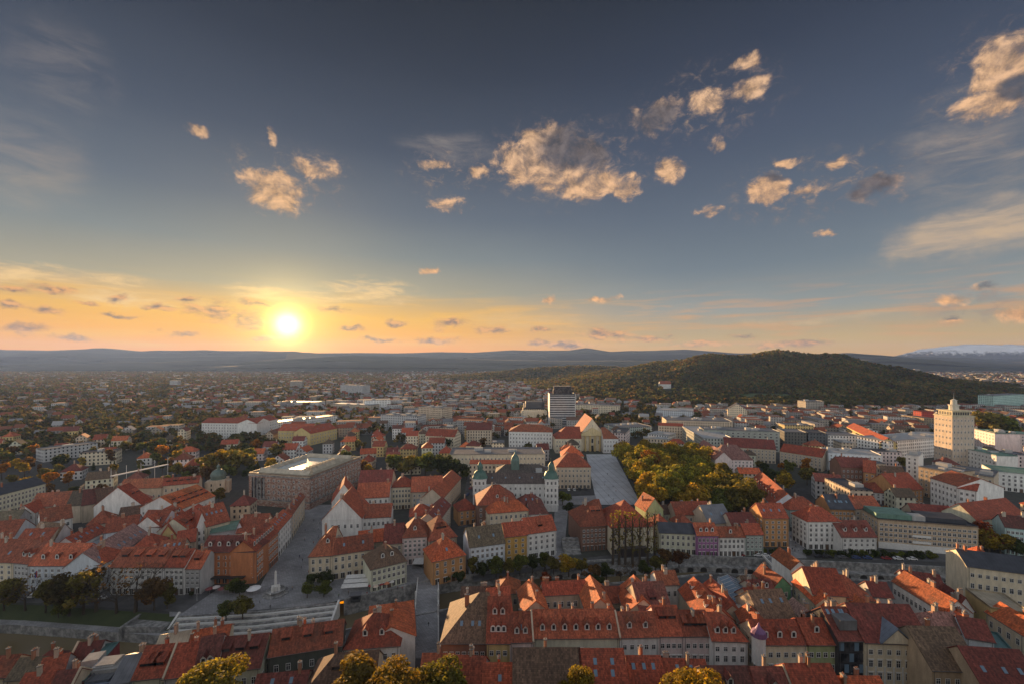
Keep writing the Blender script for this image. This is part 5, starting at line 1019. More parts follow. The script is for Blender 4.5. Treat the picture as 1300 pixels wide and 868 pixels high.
for i in range(k + 1):
    x = -L / 2 + .4 + i * (L - .8) / k
    for s in (-1, 1): b.faces([(x - .09, s * (d / 2 - .5), h + .36), (x + .09, s * (d / 2 - .5), h + .36), (x + .09, 0, h + 1.97), (x - .09, 0, h + 1.97)], [(0, 1, 2, 3) if s < 0 else (3, 2, 1, 0)])
part('glazing_bars', b, 'white_paint', gr_)
L, d, h = dims(h_glass)
for j in range(4):
    for i in range(5):
        b = MB(); w = (L - .6) / 5; x = -L / 2 + .3 + i * w; z = h - 3.2 - j * 3.3; b.box(x + .08, x + w - .08, -d / 2 - .12, -d / 2 - .04, z, z + 2.5); part('glass_panel', b, 'blue_glass' if (i + j) % 3 == 0 else 'glass', h_glass)
b = MB(); b.box(-L * .28, L * .36, -d / 2 + 1.5, -d / 2 + 6, h + 2, h + 5.0); part('roof_hatch', b, 'sheet_metal', h_glass, (.2, .21, .22))
L, d, h = dims(OH); b = MB(); b.box(-L / 2 + 3, L / 2 - 4, -d / 2 - 2.6, -d / 2 - .16, 3.4, 3.8); part('canopy', b, 'paint', OH, (.03, .03, .03))
for i in range(8):
    b = MB(); x = (i / 7 - .5) * (L - 1); b.box(x - .3, x + .3, -d / 2 - .2, -d / 2 - .01, 4, h - .6); part('pilaster', b, 'plaster', OH, (.46, .17, .07))
L, d, h = dims(TANB); b = MB(); b.box(-L / 2, L / 2, -d / 2 - .3, -d / 2 - .02, .01, 3.3); part('ground_floor', b, 'white_paint', TANB)
b = MB(); b.box(-L / 2, -L / 2 + 16, -d / 2 + 2, d / 2 - 2, h + .3, h + 2.8); part('penthouse', b, 'sheet_metal', TANB, ROOF['c']); b = MB(); b.box(-L / 2 + 22, L / 2 - 3, -d / 2 + 3, d / 2 - 3, h + .3, h + 2.4); part('penthouse', b, 'sheet_metal', TANB, ROOF['k'])
for z in (4.5, 7.7):
    b = MB(); x = -L * .07; b.box(x - 4, x + 4, -d / 2 - 1.5, -d / 2 - .32, z, z + .25); b.box(x - 4, x + 4, -d / 2 - 1.5, -d / 2 - 1.42, z + .25, z + 1.2); part('balcony', b, 'white_paint', TANB)
# small baroque church with green dome, left of the library
c0 = P(268, 628); dc = thing('domed_church', 'small baroque church with pale green dome and lantern left of the library', 'church', (c0.x, c0.y + 8, 0)); dc.rotation_euler.z = R(20); dc.scale = (.72, .72, .68); occupy(Vector((c0.x - 12, c0.y - 6, 0)), Vector((1, 0, 0)), Vector((0, 1, 0)), 26, 24)
b = MB(); b.box(-8, 8, -9, 9, 0, 15); b.box(-11, 11, -5, 5, 0, 13); part('wall', b, 'plaster', dc, WALL['B'])
b = MB(); b.lathe([(7.2, 15), (7, 18.5), (7.6, 18.8), (7.0, 21), (5.4, 23.6), (3.0, 25.4), (1.6, 25.8), (1.5, 28.6), (1.9, 28.8), (1.1, 30.2), (.3, 31.2), (.2, 33.4), (.02, 34)], 12); part('dome', b, 'sheet_metal', dc, (.11, .16, .14))
for s in (-1, 1):
    for k in range(2): link('window', win_mesh(1.2, 2.6, 'plain'), dc, (s * 4, -9.0, 4 + k * 5))
b = MB(); b.box(-1.2, 1.2, -9.1, -9.02, 0, 3.6); part('door', b, 'wood', dc)
# long thin canopy on slender masts behind the school
a, c = P(141, 604, 14), P(213, 589, 14); can = thing('open_canopy', 'thin white open-air theatre canopy carried by slender masts', 'canopy', ((a.x + c.x) / 2, (a.y + c.y) / 2, 0)); o2 = Vector((can.location.x, can.location.y))
b = MB(); box_between(b, tuple(a.xy - o2), tuple(c.xy - o2), 2.2, 13.8, 14.4); part('beam', b, 'white_paint', can)
for k in range(5):
    q = (a.xy - o2).lerp(c.xy - o2, k / 4); b = MB(); b.tube((q.x, q.y, 0), (q.x, q.y, 20), .22, .15); part('mast', b, 'white_paint', can)
# ---------------------------------------------------------------- things on the squares
def at(px, py, z=0): return P(px, py, z)
f0 = at(350, 752); fo = thing('fountain', 'round baroque fountain with tall obelisk on the grey river square', 'fountain', (f0.x, f0.y, 0))
b = MB(); b.lathe([(5.2, 0), (5.2, .3), (4.2, .3), (4.2, .55)], 18); part('step_ring', b, 'stone', fo)
b = MB(); b.lathe([(3.4, .55), (3.9, 1.5), (3.5, 1.5), (3.3, 1.1), (.01, 1.1)], 18); part('basin', b, 'stone', fo)
b = MB(); b.lathe([(1.1, 1.1), (1.2, 3.2), (.7, 3.5), (.62, 4.2), (.45, 9), (.05, 9.8)], 6); part('obelisk', b, 'white_paint', fo)
for k in range(3):
    b = MB(); an = k * 2.1; b.lathe([(.55, 1.1), (.45, 2.4), (.6, 2.6), (.35, 3.4), (.25, 3.9), (.02, 4.1)], 7, 1.5 * math.cos(an), 1.5 * math.sin(an)); part('statue', b, 'white_paint', fo)
def parasol(px, py, r, col, label, group=None, hgt=2.7):
    q = at(px, py); t = thing('parasol', label, 'parasol', (q.x, q.y, 0), group=group); b = MB(); b.tube((0, 0, 0), (0, 0, hgt), .05, .05); part('pole', b, 'paint', t, (.4, .4, .4))
    b = MB(); b.lathe([(r, hgt - .5), (r * .55, hgt - .12), (.05, hgt + .25)], 10); b.lathe([(.05, hgt + .2), (r * .55, hgt - .17), (r, hgt - .53)], 10); part('canopy', b, 'paint', t, col)
parasol(322, 754, 2.9, (.75, .75, .75), 'large round white parasol standing alone on the square', hgt=3.2)
for i, (x, y) in enumerate([(266, 753), (274, 751), (282, 753), (290, 751)]): parasol(x, y, 1.7, (.55, .5, .48) if i % 2 else (.20, .05, .05), 'dark red cafe parasol in front of the orange hotel' if i % 2 == 0 else 'pale cafe parasol in front of the orange hotel', 'cafe parasols before the orange hotel')
for i, (x, y) in enumerate([(471, 749), (477, 750), (484, 747), (491, 746), (497, 744)]): parasol(x, y, 1.3, ((.4, .06, .05), (.6, .5, .4), (.25, .03, .03), (.55, .2, .1), (.6, .58, .55))[i], ('bright red cafe parasol below the mossy roofed house', 'beige cafe parasol below the mossy roofed house', 'deep red cafe parasol below the mossy roofed house', 'orange cafe parasol below the mossy roofed house', 'white cafe parasol below the mossy roofed house')[i], 'cafe parasols below the mossy roofed house')
q = at(448, 752); aw = thing('cafe_pavilion', 'three long white awning roofs over an outdoor cafe', 'awning', (q.x, q.y + 5, 0), R(8)); occupy(Vector((q.x - 7, q.y, 0)), Vector((1, 0, 0)), Vector((0, 1, 0)), 14, 12)
for k in range(3):
    b = MB(); y = -4.4 + k * 4.2; b.faces([(-5.6, y - 1.2, 2.7), (5.6, y - 1.2, 2.7), (5.6, y + 1.2, 3.2), (-5.6, y + 1.2, 3.2), (-5.6, y - 1.2, 2.58), (5.6, y - 1.2, 2.58), (5.6, y + 1.2, 3.08), (-5.6, y + 1.2, 3.08)], [(0, 1, 2, 3), (7, 6, 5, 4), (0, 4, 5, 1)]); part('awning_roof', b, 'white_paint', aw)
    for x in (-5.3, 5.3):
        b = MB(); b.tube((x, y, 0), (x, y, 3.0), .08, .08); part('post', b, 'paint', aw, (.2, .2, .2))
q = at(533, 716); a2 = thing('awning_stall', 'pale sloping canvas awning between the beige and ochre houses', 'awning', (q.x, q.y, 0)); b = MB(); b.faces([(-2.6, -5, 2.6), (2.6, -5, 2.6), (2.6, 6, 3.6), (-2.6, 6, 3.6), (-2.6, -5, 2.45), (2.6, -5, 2.45), (2.6, 6, 3.45), (-2.6, 6, 3.45)], [(0, 1, 2, 3), (7, 6, 5, 4), (0, 4, 5, 1)]); part('canvas', b, 'white_paint', a2)
for x in (-2.5, 2.5):
    for y in (-4.8, 5.8):
        b = MB(); b.tube((x, y, 0), (x, y, 2.6), .07, .07); part('post', b, 'paint', a2, (.2, .2, .2))
q = at(449, 766); kk = thing('kiosk', 'small dark kiosk cabin at the top of the river steps', 'kiosk', (q.x, q.y + 2.5, 0), R(10)); b = MB(); b.box(-1.9, 1.9, -1.3, 1.3, 0, 2.7); part('cabin', b, 'paint', kk, (.04, .045, .05)); b = MB(); b.box(-2.3, 2.3, -1.7, 1.7, 2.7, 2.95); part('roof', b, 'paint', kk, (.12, .12, .13)); b = MB(); b.box(-1.4, 1.4, -1.36, -1.31, 1.1, 2.2); part('hatch', b, 'glass', kk)
q = at(727, 704); tr = thing('seating_terrace', 'grey stepped open-air seating terrace beside the street', 'terrace', (q.x, q.y + 4, 0)); occupy(Vector((q.x - 6, q.y - 2, 0)), Vector((1, 0, 0)), Vector((0, 1, 0)), 12, 14)
for k in range(5):
    b = MB(); b.box(-4.5, 4.5, -4 + k * 2.2, -1.8 + k * 2.2 - .02, 0, .5 + k * 1.1); part('tier', b, 'stone', tr)
for nm, px, py, hh, lab in (('street_lamp', 514, 757, 9.5, 'tall slim pole lamp at the bridgehead'), ('street_lamp', 343, 770, 5, 'short lamp post near the fountain'), ('street_lamp', 250, 762, 5, 'lamp post by the hotel cafe'), ('street_lamp', 420, 752, 5, 'lamp post left of the white awnings'), ('street_lamp', 706, 716, 6, 'lamp post at the quay road corner'), ('street_lamp', 1004, 700, 6, 'lamp post at the busy street mouth')):
    q = at(px, py); t = thing(nm, lab, 'street lamp', (q.x, q.y, 0)); b = MB(); b.tube((0, 0, 0), (0, 0, hh), .10, .06); part('pole', b, 'paint', t, (.45, .45, .45)); b = MB(); b.lathe([(.05, hh), (.28, hh + .1), (.22, hh + .5), (.02, hh + .6)], 8); part('lamp_head', b, 'white_paint', t)
# flag on the blue-white palace
q = P(50, 728, 8.5); t = thing('flag', 'striped dark red and blue flag hanging on the blue-white palace', 'flag', (q.x, q.y - .9, 0)); b = MB(); b.tube((0, .8, 9.2), (0, -1.4, 10.6), .05, .05); part('pole', b, 'paint', t, (.5, .5, .5))
for i, c in enumerate(((.6, .6, .6), (.05, .08, .3), (.4, .04, .04))):
    b = MB(); b.box(-.06 + i * .02, .0 + i * .02, -1.4 + i * .5, -.92 + i * .5, 7.6, 10.3); part('stripe', b, 'paint', t, c)
# people
def person_mesh(stride):
    j = {'p': (0, 0, .95), 'c': (0, 0, 1.25), 'n': (0, 0, 1.48), 'h': (0, -.02, 1.66), 'hl': (-.09, 0, .90), 'kl': (-.10, -.18 * stride, .50), 'al': (-.10, -.12 * stride, .07), 'tl': (-.11, -.26 * stride - .1, .03), 'hr': (.09, 0, .90), 'kr': (.10, .02 * stride, .50), 'ar': (.10, .30 * stride, .09), 'tr': (.11, .18 * stride - .1, .03),
         'sl': (-.19, 0, 1.40), 'el': (-.25, .12 * stride, 1.12), 'wl': (-.25, .05, .86), 'sr': (.19, 0, 1.40), 'er': (.25, -.12 * stride, 1.12), 'wr': (.24, -.24 * stride, .88)}
    rad = dict(p=.15, c=.15, n=.07, h=.115, hl=.10, kl=.065, al=.045, tl=.04, hr=.10, kr=.065, ar=.045, tr=.04, sl=.07, el=.048, wl=.035, sr=.07, er=.048, wr=.035)
    ks = list(j); ed = [('p', 'c'), ('c', 'n'), ('n', 'h'), ('p', 'hl'), ('hl', 'kl'), ('kl', 'al'), ('al', 'tl'), ('p', 'hr'), ('hr', 'kr'), ('kr', 'ar'), ('ar', 'tr'), ('c', 'sl'), ('sl', 'el'), ('el', 'wl'), ('c', 'sr'), ('sr', 'er'), ('er', 'wr')]
    me = bpy.data.meshes.new('person'); me.from_pydata([j[k] for k in ks], [(ks.index(a), ks.index(b)) for a, b in ed], []); o = bpy.data.objects.new('person', me); COL.objects.link(o)
    o.modifiers.new('s', 'SKIN'); sv = me.skin_vertices[0].data
    for i, k in enumerate(ks): sv[i].radius = (rad[k],) * 2; sv[i].use_root = (k == 'p')
    o.modifiers.new('u', 'SUBSURF').levels = 1
    dg = bpy.context.evaluated_depsgraph_get(); r = bpy.data.meshes.new_from_object(o.evaluated_get(dg)); bpy.data.objects.remove(o); r.name = 'person'
    r.materials.clear()
    for m in ('paint', 'trousers', 'skin', 'hair'): r.materials.append(MATS[m])
    for p in r.polygons:
        z, y = p.center.z, p.center.y
        p.material_index = 3 if z > 1.70 or (z > 1.58 and y > .02) else 2 if z > 1.52 or (z < .93 and abs(p.center.x) > .2) else 1 if z < .92 else 0
    return r
pm = [person_mesh(1.0), person_mesh(.15)]; pr = random.Random(5)
PEOPLE = [(544, 795, 'person walking on the footbridge in a dark coat', (.03, .03, .035)), (343, 772, 'person standing alone below the fountain in black', (.02, .02, .025)), (330, 765, 'person in grey jacket near the white parasol', (.2, .2, .2)), (300, 768, 'person in blue top above the river steps', (.05, .08, .2)), (371, 748, 'person in beige coat by the fountain right side', (.35, .28, .2)), (384, 712, 'person in dark jacket on the long square', (.03, .03, .04)),
          (398, 690, 'person in red jacket farther up the long square', (.3, .05, .04)), (404, 672, 'person in white top far up the long square', (.5, .5, .5)), (505, 748, 'person in brown coat near the bridgehead lamp', (.12, .07, .04)), (430, 758, 'person in green jacket left of the kiosk', (.06, .12, .06)), (1006, 698, 'person in black at the quay end of the busy street', (.02, .02, .02)), (1010, 690, 'person in blue on the busy street', (.04, .06, .18)),
          (1014, 700, 'person in white on the stone bridge', (.5, .5, .48)), (1004, 682, 'person in red on the busy street', (.3, .04, .04)), (1009, 676, 'person in grey higher up the busy street', (.15, .15, .16)), (1013, 684, 'person in tan coat on the busy street', (.3, .22, .14)), (702, 690, 'person in dark coat on the church street', (.03, .03, .03)), (710, 676, 'person in light grey on the church street', (.4, .4, .4)), (768, 612, 'person in black crossing the pale square', (.02, .02, .02)), (782, 624, 'person in red crossing the pale square', (.3, .05, .04))]
for i, (x, y, lab, c) in enumerate(PEOPLE):
    q = at(x, y); tag(link('person', pm[i % 2], None, (q.x, q.y, .26 if i in (0,) else (.31 if i == 12 else .01)), pr.uniform(0, 6.28), c), lab, 'person', 'people on the squares and streets')
cr = random.Random(8)
for k in range(34):
    zone, lab, grp = ((1003, 1018, 664, 704, 0), 'person in the crowd on the busy street by the stone bridge', 'crowd on the busy street') if k < 12 else ((372, 424, 655, 742, 0), 'person strolling on the long grey square', 'strollers on the long square') if k < 22 else ((440, 512, 748, 757, 0), 'person by the cafe awnings above the river', 'cafe guests above the river') if k < 28 else ((764, 806, 585, 636, 0), 'person crossing the wide pale square', 'walkers on the pale square')
    q = at(cr.uniform(zone[0], zone[1]), cr.uniform(zone[2], zone[3])); tag(link('person', pm[k % 2], None, (q.x, q.y, .014), cr.uniform(0, 6.28), cr.choice(((.03, .03, .035), (.25, .05, .04), (.05, .07, .18), (.4, .38, .34), (.12, .08, .05)))), lab, 'person', grp)
# parked cars
def car_meshes():
    b = MB(); prof = [(-2.1, .35), (-2.1, .8), (-1.7, .92), (-1.2, 1.0), (-.6, 1.42), (.9, 1.45), (1.6, 1.0), (2.05, .9), (2.1, .35)]
    n = len(prof); w = .85
    for s in (-1, 1): b.poly([(x, s * w, z) for x, z in (prof if s < 0 else prof[::-1])][::-1])
    for (x0, z0), (x1, z1) in zip(prof, prof[1:] + prof[:1]): b.poly([(x0, -w, z0), (x0, w, z0), (x1, w, z1), (x1, -w, z1)])
    body = b.mesh('body', ['paint']); g = MB()
    for s in (-1, 1): g.poly([(x, s * (w + .01), z) for x, z in ((-1.0, 1.02), (-.55, 1.36), (.85, 1.38), (1.3, 1.04))][::s])
    g.poly([(-1.22, -.75, 1.03), (-1.22, .75, 1.03), (-.66, .72, 1.43), (-.66, -.72, 1.43)][::-1]); g.poly([(1.58, -.75, 1.04), (1.58, .75, 1.04), (.98, .72, 1.44), (.98, -.72, 1.44)])
    gl = g.mesh('window', ['glass']); wmb = MB(); wmb.tube((0, -.1, 0), (0, .1, 0), .32, .32, 12); return body, gl, wmb.mesh('wheel', ['dark_opening'])
cb, cg, cw = car_meshes()
CARS = [(588, 652), (590, 644), (592, 636), (594, 628), (597, 620), (599, 612), (722, 622), (729, 622), (736, 621), (743, 621), (719, 616), (727, 615), (735, 615), (742, 614), (40, 758), (66, 757), (128, 760), (190, 758)] + [(x_, 703.5 + (x_ - 884) * .024) for x_ in (893, 902, 911, 927, 940, 962, 971, 984, 1040, 1052, 1070, 1086, 1101, 1125, 1140, 1158)]
cc = [((.02, .02, .025), 'black'), ((.5, .5, .5), 'silver'), ((.65, .65, .65), 'white'), ((.25, .03, .03), 'dark red'), ((.04, .07, .18), 'blue'), ((.12, .12, .13), 'grey')]
wh = ['at the near end of the narrow street row', 'second up in the narrow street row', 'third up in the narrow street row', 'fourth up in the narrow street row', 'fifth up in the narrow street row', 'at the far end of the narrow street row', 'first in the front row beside the pale square', 'second in the front row beside the pale square', 'third in the front row beside the pale square', 'last in the front row beside the pale square', 'first in the back row beside the pale square', 'second in the back row beside the pale square', 'third in the back row beside the pale square', 'last in the back row beside the pale square', 'on the lane before the blue-white palace', 'on the lane before the palace end by the trees', 'on the lane before the corner house', 'on the lane before the white dormered house']
for i, (x, y) in enumerate(CARS):
    q = at(x, y); c, nm = cc[(i * 5 + i // 3) % 6]; t = thing('parked_car', f'{nm} car parked {wh[i]}' if i < 18 else f'{nm} car parked along the right quay road', 'car', (q.x, q.y, .012), R(80 if i < 6 else 90 if i < 14 else 4 if i < 18 else -8), 'parked cars in the old town' if i < 18 else f'{nm} cars along the right quay road')
    link('body', cb, t, col=c); link('window', cg, t)
    for sx in (-1.3, 1.35):
        for sy in (-.8, .8): link('wheel', cw, t, (sx, sy, .32))
# ---------------------------------------------------------------- trees
def leaf_cloud(rs, lobes, n, size, flat=.0):
    """many small leaf-clump faces spread through overlapping lobes -> vertex array, quad array"""
    w = np.array([l[3] ** 2 for l in lobes]); k = rs.choice(len(lobes), n, p=w / w.sum()); L = np.array(lobes)[k]
    dirs = rs.normal(size=(n, 3)); dirs /= np.linalg.norm(dirs, axis=1, keepdims=True)
    rad = rs.uniform(.35, 1.0, n) ** .5 * L[:, 3]
    c = L[:, :3] + dirs * rad[:, None] * np.array([1, 1, .85])
    nrm = dirs + rs.normal(size=(n, 3)) * .55; nrm /= np.linalg.norm(nrm, axis=1, keepdims=True)
    t = np.cross(nrm, rs.normal(size=(n, 3))); t /= np.linalg.norm(t, axis=1, keepdims=True); bt = np.cross(nrm, t)
    s = size * rs.uniform(.6, 1.3, (n, 1)); a = s * rs.uniform(.6, 1.0, (n, 1))
    v = np.stack([c - t * s - bt * a * .5, c + t * s * .3 - bt * a, c + t * s + bt * a * .4, c - t * s * .2 + bt * a], 1).reshape(-1, 3)
    return v, np.arange(4 * n).reshape(-1, 4)
def crown_lobes(rs, kind):
    if kind == 'round': return [(rs.normal(0, 1.5), rs.normal(0, 1.5), rs.uniform(4.0, 8.6), rs.uniform(1.2, 2.3)) for _ in range(13)] + [(0, 0, 5.8, 2.6)]
    if kind == 'oval': return [(rs.normal(0, .9), rs.normal(0, .9), rs.uniform(3.0, 9.0), rs.uniform(1.0, 1.8)) for _ in range(13)]
    if kind == 'cone': return [(rs.normal(0, .15), rs.normal(0, .15), z, .35 + (9.6 - z) * .24) for z in np.linspace(1.6, 9.6, 12)]
    if kind == 'bush': return [(rs.normal(0, 2.2), rs.normal(0, 2.2), rs.uniform(1.8, 6.5), rs.uniform(1.6, 2.8)) for _ in range(10)]
    if kind == 'poplar': return [(rs.normal(0, .25), rs.normal(0, .25), z, rs.uniform(.35, .75)) for z in np.linspace(2.0, 9.7, 16)]
    return [(rs.normal(0, 2.0), rs.normal(0, 2.0), rs.uniform(4, 9), .9) for _ in range(9)]
def trunk_mesh(rs, kind):
    b = MB(); top = {'round': 6.5, 'oval': 7.5, 'cone': 9.0, 'bush': 3.5, 'poplar': 9.3, 'bare': 4.0}[kind]
    b.tube((0, 0, -.6), (.05, .02, top * .5), .28, .2, 6); b.tube((.05, .02, top * .5), (0, 0, top), .2, .08, 6)
    def branch(p, dirv, ln, r, lv):
        q = p + dirv * ln; b.tube(p, q, r, r * .55, 4)
        if lv > 0:
            for _ in range(3 if kind == 'bare' else 2):
                nd = (dirv + Vector(rs.normal(size=3)) * .55 + Vector((0, 0, .15))).normalized(); branch(q, nd, ln * rs.uniform(.55, .8), r * .55, lv - 1)
    if kind not in ('cone',):
        for i in range(6 if kind == 'bare' else 5):
            a = i * 2.4 + rs.uniform(0, 1); sp = .35 if kind == 'poplar' else 1.0
            branch(Vector((0, 0, top * rs.uniform(.45, .98))), Vector((math.cos(a) * sp, math.sin(a) * sp, rs.uniform(.6, 1.4))).normalized(), 2.6 if kind == 'bare' else 1.6, .11, 3 if kind == 'bare' else 1)
    return b.mesh('trunk', ['bark'])
TREES = {}
def tree_kind(kind, n, size, var):
    key = (kind, n, var)
    if key not in TREES:
        rs = np.random.RandomState(abs(hash_(kind)) % 1000 + n + var * 17); v, f = leaf_cloud(rs, crown_lobes(rs, kind), n, size); TREES[key] = (trunk_mesh(rs, kind), arr_mesh('crown', v, f, 'leaves'))
    return TREES[key]
def hash_(s): return sum(ord(c) * (i + 3) for i, c in enumerate(s))
tr_ = random.Random(23); NTREE = [0]
YEL, ORA, GRN, DGR, OLV, BRN, RED = (.27, .20, .022), (.29, .135, .018), (.10, .12, .022), (.045, .062, .018), (.14, .125, .026), (.13, .078, .028), (.2, .05, .018)
def tree(x, y, hgt, kind, col, label, group, lod=1, z=0, wide=1.0, name=None):
    n, s = {0: (9000, .20), 1: (2600, .34), 2: (700, .62)}[lod]; 
    if kind == 'bare': n, s = 110, .2
    if kind == 'poplar': n, s = 130, .2
    tm, cm = tree_kind(kind, n, s, tr_.randrange(3)); k = hgt / 10.0; jit = tr_.uniform(.8, 1.2)
    t = thing(name or 'deciduous_tree', label, 'tree', (x, y, z), tr_.uniform(0, 6.28), group); t.scale = (k * wide, k * wide, k)
    link('trunk', tm, t); link('crown', cm, t, col=tuple(c * jit for c in col)); NTREE[0] += 1
    OCC[(int(x // 4), int(y // 4))] = 1; return t
def tree_px(px, py, top, kind, col, label, group, **k):
    """tree standing at the ground seen at (px, py) whose crown reaches up to image row `top`"""
    q = P(px, py); return tree(q.x, q.y, CAM_H - (top - HY) * q.y / FOC, kind, col, label, group, **k)
# foreground crowns on the castle slope
for px, top, Y, hh, col, wd, lab in ((268, 845, 104, 15, (.17, .15, .024), 1.25, 'big yellow-green tree at the bottom edge before the shed-dormered house'), (455, 842, 106, 17, (.20, .145, .026), 1.25, 'broad golden brown tree at the bottom edge below the hipped house'), (505, 846, 103, 15, (.21, .155, .024), 1.2, 'golden tree touching the darker green crown at the bottom edge'),
                                     (552, 841, 107, 16, (.15, .15, .026), 1.2, 'green-gold tree before the house with two sunlit chimneys'), (735, 848, 104, 13, (.24, .19, .024), .9, 'slim yellow treetop in front of the dark mottled roof'), (882, 850, 104, 15, YEL, 1.2, 'round yellow-green treetop below the plain white corner house')):
    x = (px - CX) * Y / FOC; zt = CAM_H - (top - HY) * Y / FOC; tree(x, Y, hh, 'round', col, lab, 'trees on the castle slope', 0, zt - hh, wd)
# far bank, left of the steps
for px, by, top, kind, col, wd, lab in ((5, 772, 728, 'bush', OLV, 1, 'bushy tree at the left frame edge above the river'), (32, 772, 727, 'bare', BRN, 1.2, 'thin bare tree on the grass bank near the left edge'), (58, 775, 735, 'oval', OLV, 1, 'slender olive tree on the bank before the palace'), (88, 778, 726, 'round', (.06, .05, .016), 1.2, 'large brown-green tree on the bank below the corner house'), (106, 776, 722, 'round', OLV, 1.1, 'leafy olive tree beside the tallest bare tree'),
                                     (122, 774, 712, 'bare', BRN, 1.3, 'tall bare tree before the alley house'), (148, 776, 720, 'bare', BRN, 1.3, 'bare spreading tree left of the twin bare crown'), (172, 776, 715, 'bare', BRN, 1.45, 'widest bare tree in front of the dormered white house'), (196, 774, 730, 'round', BRN, .9, 'brown-leaved tree at the right end of the grass bank'), (212, 772, 738, 'oval', OLV, .9, 'small olive tree by the landing terrace'), (74, 782, 752, 'bush', GRN, .9, 'low shrub-like tree on the grass slope')):
    tree_px(px, by, top, kind, col, lab, 'trees on the far river bank left of the steps', wide=wd)
for px, by, top, col, lab in ((287, 786, 763, GRN, 'young green tree on the left of the river steps'), (308, 784, 758, OLV, 'young olive tree right of its twin on the river steps'), (296, 752, 733, GRN, 'round green tree beside the hotel parasols'), (304, 756, 738, DGR, 'dark green tree next to the white parasol'),
                              (395, 744, 727, DGR, 'rear left tree of the four on the square'), (414, 744, 725, DGR, 'rear right tree of the four on the square'), (390, 758, 740, GRN, 'front left tree of the four on the square'), (411, 757, 738, GRN, 'front right tree of the four on the square'), (243, 757, 750, DGR, 'small clipped tree before the low pale house')):
    tree_px(px, by, top, 'round', col, lab, 'young trees on the river square', wide=1.2)
for i, (px, by, top, kind, col, wd) in enumerate([(566, 733, 718, 'bush', DGR, 1.1), (582, 738, 722, 'bush', DGR, 1.2), (600, 730, 706, 'oval', OLV, 1), (614, 732, 712, 'round', DGR, 1.2), (630, 732, 703, 'round', GRN, 1), (646, 730, 707, 'round', OLV, 1), (660, 728, 702, 'round', GRN, 1), (676, 726, 704, 'round', DGR, 1), (692, 724, 700, 'oval', GRN, 1.1), (703, 728, 706, 'round', OLV, 1), (722, 730, 704, 'round', YEL, 1.35), (738, 728, 708, 'round', OLV, 1.2), (754, 734, 712, 'bush', BRN, 1), (770, 736, 715, 'round', DGR, 1.1), (788, 738, 716, 'bare', BRN, 1.2), (802, 740, 712, 'bare', BRN, 1.2), (818, 732, 712, 'round', DGR, 1.1), (846, 718, 696, 'round', BRN, 1.4), (862, 718, 698, 'round', (.10, .05, .02), 1.3), (832, 722, 702, 'bush', OLV, 1.1), (760, 742, 726, 'bush', DGR, 1), (640, 742, 726, 'bush', BRN, 1), (690, 738, 722, 'bush', RED, 1)]):
    tree_px(px, by, top, kind, col, f'{["dark green", "olive", "yellowing", "brown"][i % 4]} riverside tree between the ' + ['footbridge and the white river house', 'ochre house and the river', 'terrace seating and the river', 'concert hall and the river'][min(3, i // 6)], 'riverside trees below the middle blocks', wide=wd)
for i, (px, top) in enumerate([(778, 652), (786, 646), (794, 650), (803, 648), (812, 652), (822, 650), (831, 654)]): tree_px(px, 712, top, 'poplar', OLV, 'thin nearly leafless poplar in the row before the concert hall', 'poplars before the concert hall', name='poplar_tree')
for i in range(22):
    px = 884 + i * 14.2
    if 996 < px < 1026: continue
    tree_px(px, 701 + (px - 884) * .022, 691 + (px - 884) * .02, 'bush', DGR if i % 3 else GRN, 'small round clipped tree in the row along the right quay', 'clipped trees along the right quay', wide=1.25, lod=2)
# the yellow park
park = []
for k in range(4000):
    py = tr_.uniform(583, 660); px = tr_.uniform(786, 952)
    if px < 786 + (py - 583) * .5 or px > 880 + (py - 583) * 1.0: continue
    q = P(px, py)
    if any((q.xy - s).length < 10 for s in park) or occupied(q.x, q.y, 4): continue
    park.append(q.xy.copy()); c = tr_.choice([YEL, (.26, .23, .025), (.24, .20, .024), ORA, (.20, .20, .026), (.19, .18, .026), (.31, .22, .024)]) if px < 905 else tr_.choice([OLV, GRN, (.17, .145, .024), OLV])
    nm = 'orange' if c == ORA else 'yellow' if c[0] > .18 else 'olive' if c[0] > .12 else 'green'
    tree(q.x, q.y, tr_.uniform(16, 24), 'round', c, f'{nm} autumn tree in the dense park right of the pale square', f'{nm} trees of the park', wide=tr_.uniform(.95, 1.2))
    if len(park) > 62: break
SP = [(270, 603, 575, OLV, 'olive tree left of the library behind the domed church'), (284, 600, 570, YEL, 'golden tree behind the domed church'), (300, 602, 568, OLV, 'large gold-green tree left of the library roof'), (318, 592, 568, GRN, 'green tree behind the library corner'), (436, 600, 572, DGR, 'dark tree right of the library'), (352, 582, 562, OLV, 'yellow tree behind the library'), (500, 600, 576, GRN, 'green tree before the museum palace roofs'), (522, 604, 578, OLV, 'olive tree in the row left of the museum palace'), (540, 604, 574, GRN, 'big green tree in the row left of the museum palace'), (560, 606, 576, DGR, 'dark tree touching the museum palace'), (578, 610, 582, DGR, 'dark tree at the university corner'), (592, 608, 590, GRN, 'small tree by the university tower'),
      (563, 572, 555, DGR, 'dark conifer-like tree beside the cream school'), (722, 652, 636, DGR, 'dark green tree at the foot of the university tower'), (714, 640, 622, GRN, 'slim green tree on the church street'), (726, 662, 648, DGR, 'dark tree above the seating terrace'), (1246, 700, 662, RED, 'russet tree beside the tan block'), (1256, 704, 670, YEL, 'yellowing tree right of the tan block'), (1270, 706, 676, OLV, 'olive tree before the pale teal house'), (1290, 708, 682, DGR, 'dark green tree at the right edge quay'), (1252, 556, 522, OLV, 'big round tree right of the skyscraper'), (1272, 556, 524, GRN, 'second big round tree right of the skyscraper'), (1080, 762, 740, DGR, 'small dark courtyard tree behind the long white house'), (1018, 770, 756, OLV, 'roof garden tree among orange roofs')]
